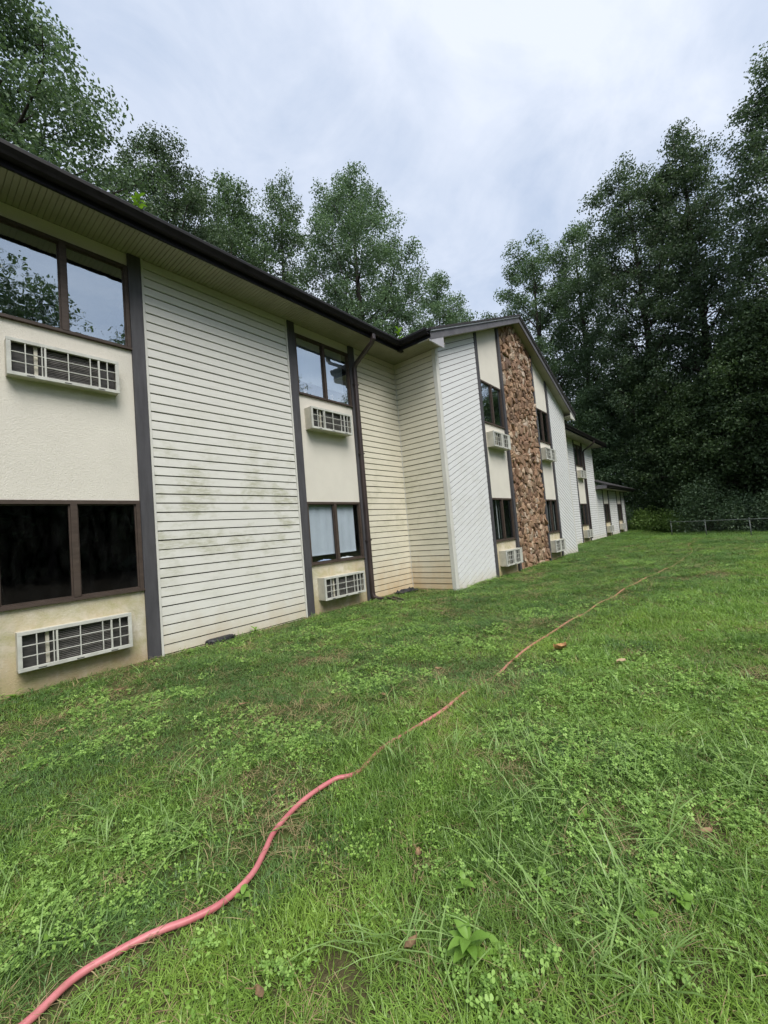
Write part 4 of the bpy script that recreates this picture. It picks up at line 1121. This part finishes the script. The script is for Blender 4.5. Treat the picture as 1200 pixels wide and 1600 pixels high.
def clover_patch(rs, n, rad):
    Vs, Fs, Ts, nb = [], [], [], 0
    for i in range(n):
        c = np.append(rs.normal(size=2) * rad * .55, rs.uniform(0.025, 0.06)); a0 = rs.uniform(0, 6.28); L = rs.uniform(0.009, 0.017); tl = rs.normal(size=2) * .35
        tn = rs.uniform(0, 1)
        for k in range(3):
            a = a0 + k * 2.094; d = np.array([math.cos(a), math.sin(a)]); s_ = np.array([-d[1], d[0]])
            pts2 = [d * 0.0, d * L * .55 + s_ * L * .42, d * L * .98 + s_ * L * .26, d * L * .98 - s_ * L * .26, d * L * .55 - s_ * L * .42]
            zz = [0, .10 * L, .04 * L, .04 * L, .10 * L]
            Vs += [np.array([c[0] + q[0], c[1] + q[1], c[2] + z + q @ tl]) for q, z in zip(pts2, zz)]
            Fs += [[nb, nb + 1, nb + 2], [nb, nb + 2, nb + 3], [nb, nb + 3, nb + 4]]; Ts += [tn] * 3; nb += 5
        # stem
        w = 0.0009; b = c[:2] * .8
        Vs += [np.array([b[0] - w, b[1], 0]), np.array([b[0] + w, b[1], 0]), c]; Fs += [[nb, nb + 1, nb + 2]]; Ts += [.5]; nb += 3
    return np.array(Vs), np.array(Fs), np.array(Ts)

def small_leaf_patch(rs, n, rad, L0, L1, z0, z1):
    c = np.column_stack([rs.normal(size=(n, 2)) * rad * .5, rs.uniform(z0, z1, n)])
    v_, f_ = leaf_arrays(c, np.zeros_like(c), 1.0, rs, flat=1.2, aspect=.55)
    v_ = v_.reshape(n, 4, 3); s_ = rs.uniform(L0, L1, n)[:, None, None]; v_ = (v_ - c[:, None]) * s_ + c[:, None]
    return v_.reshape(-1, 3), f_, np.repeat(rs.uniform(0, 1, n), 2)

def source_collection(name, meshes):
    c = bpy.data.collections.new(name)
    for i, me in enumerate(meshes):
        c.objects.link(bpy.data.objects.new('%s_%02d' % (name, i), me))
    return c

def scatter(name, label, cat, pts, rotz, tilt, scl, idx, coll):
    n = len(pts)
    me = bpy.data.meshes.new(name)
    me.vertices.add(n); me.vertices.foreach_set('co', pts.astype(np.float32).ravel())
    a = me.attributes.new('rot', 'FLOAT_VECTOR', 'POINT'); a.data.foreach_set('vector', np.column_stack([tilt, rotz]).astype(np.float32).ravel())
    a = me.attributes.new('scl', 'FLOAT_VECTOR', 'POINT'); a.data.foreach_set('vector', scl.astype(np.float32).ravel())
    a = me.attributes.new('idx', 'INT', 'POINT'); a.data.foreach_set('value', idx.astype(np.int32))
    o = link(bpy.data.objects.new(name, me)); tag(o, label, cat, kind='stuff')
    ng = bpy.data.node_groups.new(name + '_scatter', 'GeometryNodeTree')
    ng.interface.new_socket('Geometry', in_out='INPUT', socket_type='NodeSocketGeometry'); ng.interface.new_socket('Geometry', in_out='OUTPUT', socket_type='NodeSocketGeometry')
    N = ng.nodes; gi, go = N.new('NodeGroupInput'), N.new('NodeGroupOutput')
    ci = N.new('GeometryNodeCollectionInfo'); ci.inputs['Collection'].default_value = coll; ci.inputs['Separate Children'].default_value = True; ci.inputs['Reset Children'].default_value = True
    ip = N.new('GeometryNodeInstanceOnPoints'); ip.inputs['Pick Instance'].default_value = True
    def attr(nm, ty):
        q = N.new('GeometryNodeInputNamedAttribute'); q.data_type = ty; q.inputs['Name'].default_value = nm; return q.outputs['Attribute']
    e2r = N.new('FunctionNodeEulerToRotation')
    Lk = ng.links.new
    Lk(gi.outputs[0], ip.inputs['Points']); Lk(ci.outputs[0], ip.inputs['Instance']); Lk(attr('idx', 'INT'), ip.inputs['Instance Index'])
    Lk(attr('rot', 'FLOAT_VECTOR'), e2r.inputs[0]); Lk(e2r.outputs[0], ip.inputs['Rotation']); Lk(attr('scl', 'FLOAT_VECTOR'), ip.inputs['Scale']); Lk(ip.outputs[0], go.inputs[0])
    m = o.modifiers.new('scatter', 'NODES'); m.node_group = ng
    return o

RS = np.random.RandomState(101)
vnA, vnB, vnC, vnD = VN(1), VN(2), VN(3), VN(4)
hose_pts = hxy
def hose_dist(x, y):
    d = np.full(len(x), 9.0)
    m = (np.abs(y + 4.3) < 0.9)
    if m.any():
        P = np.column_stack([x[m], y[m]]); best = np.full(len(P), 9.0)
        for k in range(0, len(hose_pts) - 1):
            a, b = hose_pts[k], hose_pts[k + 1]; ab = b - a; L2 = ab @ ab + 1e-12
            u = np.clip(((P - a) @ ab) / L2, 0, 1); best = np.minimum(best, np.hypot(*(P - a - u[:, None] * ab).T))
        d[m] = best
    return d
def sample(rho0, r0, fall, r_max, seed):
    """points on the lawn, thinning with distance from where the viewer stands"""
    rs = np.random.RandomState(seed)
    out = []
    edges = np.concatenate([[0.25], np.geomspace(0.8, r_max, 26)])
    for a, b in zip(edges[:-1], edges[1:]):
        rm = (a + b) / 2; rho = rho0 * (1 if rm < r0 else (r0 / rm) ** fall)
        lo, hi = (-math.pi, math.pi) if b < 2.6 else (R(-22), R(106))
        area = .5 * (b * b - a * a) * (hi - lo); n = int(area * rho)
        rr = np.sqrt(rs.uniform(a * a, b * b, n)); th_ = rs.uniform(lo, hi, n)
        out.append(np.column_stack([CAM.x + rr * np.cos(th_), CAM.y + rr * np.sin(th_), rr]))
    P = np.concatenate(out); x, y = P[:, 0], P[:, 1]
    inside = (y > -0.06) & (x < XIN) | (y > G - 0.09) & (x >= XIN - .05) & (x < XGC + .05) | (y > -0.06) & (x > XGC) & (x < X3 + .1)
    return P[~inside & (y < 8) & (x < 40)]
BARE = [(2.44, -3.55, .16), (2.70, -3.87, .13), (2.20, -5.72, .12), (1.41, -4.80, .09), (2.03, -5.36, .10), (3.40, -3.65, .15), (1.92, -2.62, .14), (1.05, -5.02, .07), (3.05, -0.9, .16), (1.5, -0.95, .2)]
def bare(x, y):
    m = np.zeros(len(x))
    for bx, by, br in BARE: m = np.maximum(m, np.exp(-((x - bx) ** 2 + (y - by) ** 2) / br ** 2))
    m = np.maximum(m, sstep(0.60, 0.74, vnD.fbm(x, y, 0.55)) * .75)
    edge = np.where(x < XIN, -y, np.where(x < XGC, G - y, -y))
    return np.maximum(m, np.exp(-(np.clip(edge, 0, 9) / 0.13) ** 2) * .9)
CLV = [(0.49, -3.76, .30), (1.52, -3.56, .36), (1.44, -3.85, .22), (3.01, -3.27, .45), (1.72, -5.56, .34), (2.13, -5.62, .42), (1.11, -5.36, .12), (4.29, -3.21, .6), (.84, -3.63, .22), (2.22, -5.25, .3), (.31, -3.74, .25), (2.6, -5.1, .5), (3.6, -4.9, .6)]
def clover_mask(x, y):
    m = np.zeros(len(x))
    for bx, by, br in CLV: m = np.maximum(m, np.exp(-((x - bx) ** 2 + (y - by) ** 2) / br ** 2))
    return np.clip(m + sstep(.56, .72, vnB.fbm(x, y, 1.3)), 0, 1)

fine_src = source_collection('fine_grass', [(lambda q: np_mesh('fine_grass', q[0], q[1], M[mt], q[2]))(blades(RS, 26, .075, h0, h1, .0022, .0040, l0, l1))
    for mt in ('grass', 'fescue') for h0, h1, l0, l1 in ((.03, .062, .25, 1.3), (.03, .055, .4, 1.6), (.035, .075, .2, 1.1), (.025, .05, .5, 1.8))])
P = sample(700, 2.4, 1.15, 46, 1)
x, y, r_ = P.T
den = 1 - 0.88 * bare(x, y) - 0.18 * clover_mask(x, y)
hd = hose_dist(x, y)
cover = np.interp(x, [-1, 1.55, 1.72, 2.25, 2.45, 3.0, 3.15, 3.6, 3.8, 8, 12, 20], [.22, .22, 1, 1, .75, .75, 1, 1, .7, .7, .9, 1])     # how far the grass closes over the hose
keep = (RS.uniform(0, 1, len(x)) < den) & ((hd > 0.022) | (RS.uniform(0, 1, len(x)) < cover)) & ~((hd < 0.06) & (RS.uniform(0, 1, len(x)) < .55 * (1 - cover)))
x, y, r_, hd = x[keep], y[keep], r_[keep], hd[keep]
n = len(x)
hgt = 0.45 + 1.15 * vnA.fbm(x, y, .6) + .25 * (vnC(x, y, .16) - .5)
hgt *= np.where(y > -3.0 - 0.3 * x, 0.72, 1.0)
hgt *= np.where(hd < 0.12, 0.62, 1.0)
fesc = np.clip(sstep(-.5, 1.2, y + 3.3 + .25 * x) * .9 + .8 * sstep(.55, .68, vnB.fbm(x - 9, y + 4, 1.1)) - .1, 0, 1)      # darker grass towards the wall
wide = np.where(r_ < 2.4, 1, (r_ / 2.4) ** 0.52)
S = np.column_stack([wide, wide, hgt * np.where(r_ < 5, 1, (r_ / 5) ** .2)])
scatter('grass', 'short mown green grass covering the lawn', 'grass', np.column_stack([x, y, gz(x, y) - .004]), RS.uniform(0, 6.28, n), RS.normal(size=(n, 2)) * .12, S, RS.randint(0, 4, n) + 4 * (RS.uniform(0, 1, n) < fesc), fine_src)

# longer coarse tufts
crab_src = source_collection('coarse_grass', [(lambda q: np_mesh('coarse_grass', q[0], q[1], M['crab'], q[2]))(blades(RS, nb_, .05, h0, h1, .0035, .0065, .6, 1.9, .9)) for nb_, h0, h1 in ((11, .07, .16), (9, .08, .20), (14, .06, .13))])
P = sample(46, 2.6, 1.2, 22, 2)
x, y, r_ = P.T
hd = hose_dist(x, y)
m = sstep(.40, .66, vnC.fbm(x, y, .9)) * np.where(y > -3.0 - .3 * x, .25, 1.0)
keep = (RS.uniform(0, 1, len(x)) < m) & (hd > .07)
CR = np.array([(1.09, -4.98), (.96, -4.87), (1.37, -5.38), (1.16, -3.29), (1.13, -5.11), (1.35, -5.61), (.83, -4.10), (2.65, -5.3), (2.15, -4.55), (1.89, -3.85), (1.05, -5.0), (1.02, -4.92), (1.2, -5.2), (1.28, -5.5), (1.45, -5.66)])
x = np.concatenate([x[keep], CR[:, 0]]); y = np.concatenate([y[keep], CR[:, 1]]); n = len(x)
s_ = RS.uniform(.6, 1.1, n); s_[-15:] = 0.95
scatter('coarse_grass', 'longer coarse grass tufts standing out of the lawn', 'grass', np.column_stack([x, y, gz(x, y) - .003]), RS.uniform(0, 6.28, n), RS.normal(size=(n, 2)) * .1, np.column_stack([s_] * 3), RS.randint(0, 3, n), crab_src)

clov_src = source_collection('clover', [(lambda q: np_mesh('clover', q[0], q[1], M['clover'], q[2]))(clover_patch(RS, 26, .085)) for _ in range(4)])
P = sample(330, 2.6, 1.0, 16, 3)
x, y, r_ = P.T
hd = hose_dist(x, y)
keep = (RS.uniform(0, 1, len(x)) < clover_mask(x, y) * .42 + .02) & (hd > .035) & (RS.uniform(0, 1, len(x)) > bare(x, y))
x, y, r_ = x[keep], y[keep], r_[keep]; n = len(x)
w_ = np.where(r_ < 2.6, 1, (r_ / 2.6) ** .25); zz = RS.uniform(.55, 1.0, n); w_ = w_ * .82
scatter('clover', 'patches of small three leaved clover in the grass', 'clover', np.column_stack([x, y, gz(x, y) - .002]), RS.uniform(0, 6.28, n), RS.normal(size=(n, 2)) * .1, np.column_stack([w_, w_, zz]), RS.randint(0, 4, n), clov_src)

lime_src = source_collection('lime_weed', [(lambda q: np_mesh('lime_weed', q[0], q[1], M['weed'], q[2]))(small_leaf_patch(RS, 22, .07, .010, .022, .02, .06)) for _ in range(3)])
P = sample(60, 3.0, 1.1, 26, 4)
x, y, r_ = P.T
m = sstep(.50, .70, vnA.fbm(x + 31, y - 17, .7)) * np.where(y > -3.0 - .3 * x, .35, 1.0)
keep = (RS.uniform(0, 1, len(x)) < m) & (hose_dist(x, y) > .06)
x, y, r_ = x[keep], y[keep], r_[keep]; n = len(x); w_ = np.where(r_ < 3, 1, (r_ / 3) ** .45)
scatter('lawn_weeds', 'tiny bright green weed leaves sprinkled through the lawn', 'weeds', np.column_stack([x, y, gz(x, y)]), RS.uniform(0, 6.28, n), RS.normal(size=(n, 2)) * .1, np.column_stack([w_, w_, np.ones(n)]), RS.randint(0, 3, n), lime_src)

straw_src = source_collection('dry_straw', [(lambda q: np_mesh('dry_straw', q[0], q[1], M['straw'], q[2]))(blades(RS, 14, .08, .02, .05, .0018, .0032, 1.2, 3.2, .55)) for _ in range(3)])
P = sample(150, 2.6, 1.15, 24, 5)
x, y, r_ = P.T
m = np.clip(.22 + .9 * bare(x, y) + .5 * sstep(.48, .7, vnD.fbm(x + 5, y + 5, .8)), 0, 1)
keep = RS.uniform(0, 1, len(x)) < m
x, y, r_ = x[keep], y[keep], r_[keep]; n = len(x); w_ = np.where(r_ < 2.6, 1, (r_ / 2.6) ** .5)
scatter('dry_thatch', 'brown dry thatch and straw lying between the grass', 'thatch', np.column_stack([x, y, gz(x, y) + .002]), RS.uniform(0, 6.28, n), RS.normal(size=(n, 2)) * .08, np.column_stack([w_, w_, np.ones(n)]), RS.randint(0, 3, n), straw_src)

# ------------------------------------------------------------------ single weeds and fallen leaves
def blade_leaf(L, Wd, az, elev, bend, base, nseg=5):
    """one broad leaf as a folded strip; returns verts, faces"""
    v, f = [], []
    d = Vector((math.cos(az), math.sin(az), 0)); s_ = Vector((-math.sin(az), math.cos(az), 0))
    p = Vector(base); e = elev
    for i in range(nseg + 1):
        u = i / nseg; w = Wd * max(math.sin(math.pi * (0.08 + 0.90 * u) ** 0.85), 0.03)
        v += [p - s_ * w * .5 + Vector((0, 0, w * .14)), p.copy(), p + s_ * w * .5 + Vector((0, 0, w * .14))]
        p = p + (d * math.cos(e) + Vector((0, 0, math.sin(e)))) * (L / nseg); e -= bend / nseg
    for i in range(nseg):
        a = i * 3; f += [(a, a + 1, a + 4, a + 3), (a + 1, a + 2, a + 5, a + 4)]
    return v, f
WD = 'broadleaf weeds in the lawn'
def weed(x, y, nl, L, Wd, mat, seed, label, z=None, group=WD, cat='weed', name='broadleaf_weed', elev=(0.3, 1.0), tall=0.0):
    rr = random.Random(seed); z = float(gz(x, y)) if z is None else z
    e = tag(empty(name, (x, y, z)), label, cat, group)
    if tall:
        MB().tube([(0, 0, -.02), (0.004, 0.003, tall * .5), (0, 0.006, tall)], [0.004, 0.0032, 0.002], 6).build('stem', M[mat], e)
    for k in range(nl):
        az = k * 2.4 + rr.uniform(-.3, .3); zb = (0.012 + tall * (k + 1) / nl) if tall else 0.012
        v, f = blade_leaf(L * rr.uniform(.7, 1.1), Wd * rr.uniform(.8, 1.1), az, rr.uniform(*elev), rr.uniform(.6, 1.4), (0.004 * math.cos(az), 0.004 * math.sin(az), zb))
        MB().add(v, f).build('leaf', M[mat], e, smooth=True)
weed(1.15, -5.18, 13, .085, .034, 'weed', 1, 'largest bright green rosette weed near the bottom of the picture', tall=.05, elev=(.25, .9))
weed(1.21, -5.26, 6, .060, .026, 'weed', 2, 'small bright weed at the right side of the largest rosette weed')
weed(0.86, -4.35, 5, .045, .022, 'weed', 3, 'small lime weed touching the hose at its lower bend', tall=.03)
weed(1.60, -5.60, 6, .045, .030, 'weed', 4, 'lime coloured weed in the clover at the lower right')
weed(1.74, -5.69, 7, .050, .032, 'weed', 5, 'lime weed right of the other one in the lower right clover', tall=.02)
weed(1.36, -5.05, 5, .040, .024, 'weed', 6, 'yellow green seedling in the grass above the largest rosette weed', tall=.05)
weed(1.55, -5.28, 5, .040, .026, 'weed', 7, 'small yellow green seedling right of centre in the lower lawn', tall=.04)
weed(2.02, -5.29, 6, .05, .028, 'weed', 8, 'low weed beside the bare spot in the right hand lawn')
weed(0.60, -2.25, 6, .085, .055, 'weed', 9, 'broad leaved weed at the left edge below the air conditioner', elev=(.2, .6))
weed(1.25, -2.43, 5, .060, .040, 'weed', 10, 'pale broad leaved weed in the dark grass on the left', elev=(.2, .6))
weed(3.62, -0.14, 7, .11, .035, 'weed', 11, 'green weed against the siding right of the black vent cover', tall=.06)
weed(0.80, -0.20, 6, .10, .045, 'weed', 12, 'weed at the foot of the stucco in the lower left corner of the wall', tall=.05)
weed(2.05, -0.715, 11, .12, .048, 'leaf_lime', 13, 'bright lime seedling growing out of the gutter on the left', z=ZS + .07, group='seedlings growing in the gutter', cat='seedling', name='gutter_seedling', tall=.24)
weed(7.38, -0.70, 11, .15, .07, 'leaf_lime', 14, 'bright lime seedling growing in the gutter at the inside corner', z=ZS + .12, group='seedlings growing in the gutter', cat='seedling', name='gutter_seedling', tall=.30)

def fallen_leaf(x, y, size, seed, label, lift=.035, curl=.6, mat='dead_leaf'):
    rs = np.random.RandomState(seed); n = 9; m = 5; size *= .62
    e = tag(empty('fallen_leaf', (x, y, float(gz(x, y)) + lift), rs.uniform(0, 6.28)), label, 'leaf', 'fallen leaves on the lawn')
    v, f = [], []
    for i in range(n):
        u = i / (n - 1)
        w = size * .34 * (math.sin(math.pi * min(max(u, .02), .98)) ** .7) * (1 + .13 * math.sin(u * 17 + seed))
        for j in range(m):
            q = (j / (m - 1) - .5) * 2
            v.append((size * (u - .5), w * q * .8, size * curl * (.22 * q * q + .45 * (u - .45) ** 2 - .06) + rs.uniform(0, .05) * size))
    for i in range(n - 1):
        for j in range(m - 1): f.append((i * m + j, (i + 1) * m + j, (i + 1) * m + j + 1, i * m + j + 1))
    MB().add(v, f).build('blade', M[mat], e, smooth=True)
    MB().tube([(size * .48, 0, .01), (size * .66, .01, .0), (size * .78, .03, .012)], [.0022, .0016, .0012], 5).build('stalk', M['dead_leaf'], e)
for a in ((4.42, -4.48, .27, 1, 'large curled orange brown leaf right of the hose', .045, 1.1, 'orange_leaf'), (4.17, -5.08, .19, 2, 'flat pale tan leaf farther right of the hose', .06, .3, 'tan_leaf'), (.87, -1.66, .12, 3, 'brown leaf in the dark grass on the far left', .035, .4),
          (1.06, -5.02, .085, 4, 'brown withered leaf at the bottom among coarse grass', .03, .7), (.69, -4.73, .07, 5, 'small brown leaf at the bottom edge, right of the hose', .03, .7), (2.19, -5.74, .09, 6, 'tan leaf scrap near the right edge', .03, .3),
          (1.41, -4.80, .075, 7, 'dark brown curled leaf in the middle of the lower lawn', .03, .8), (1.92, -2.60, .11, 8, 'brown leaf on the bare patch left of the hose', .03, .4), (1.49, -.99, .12, 9, 'brown leaf near the wall under the first grey post', .03, .3),
          (3.44, -3.61, .12, 10, 'brown leaf just left of the hose where it sinks into grass', .03, .6), (2.61, -3.61, .10, 11, 'rust brown leaf beside the bare patch left of the hose', .03, .6), (5.66, -5.58, .12, 12, 'small leaf far out on the right hand lawn', .04, .5)):
    fallen_leaf(*a)
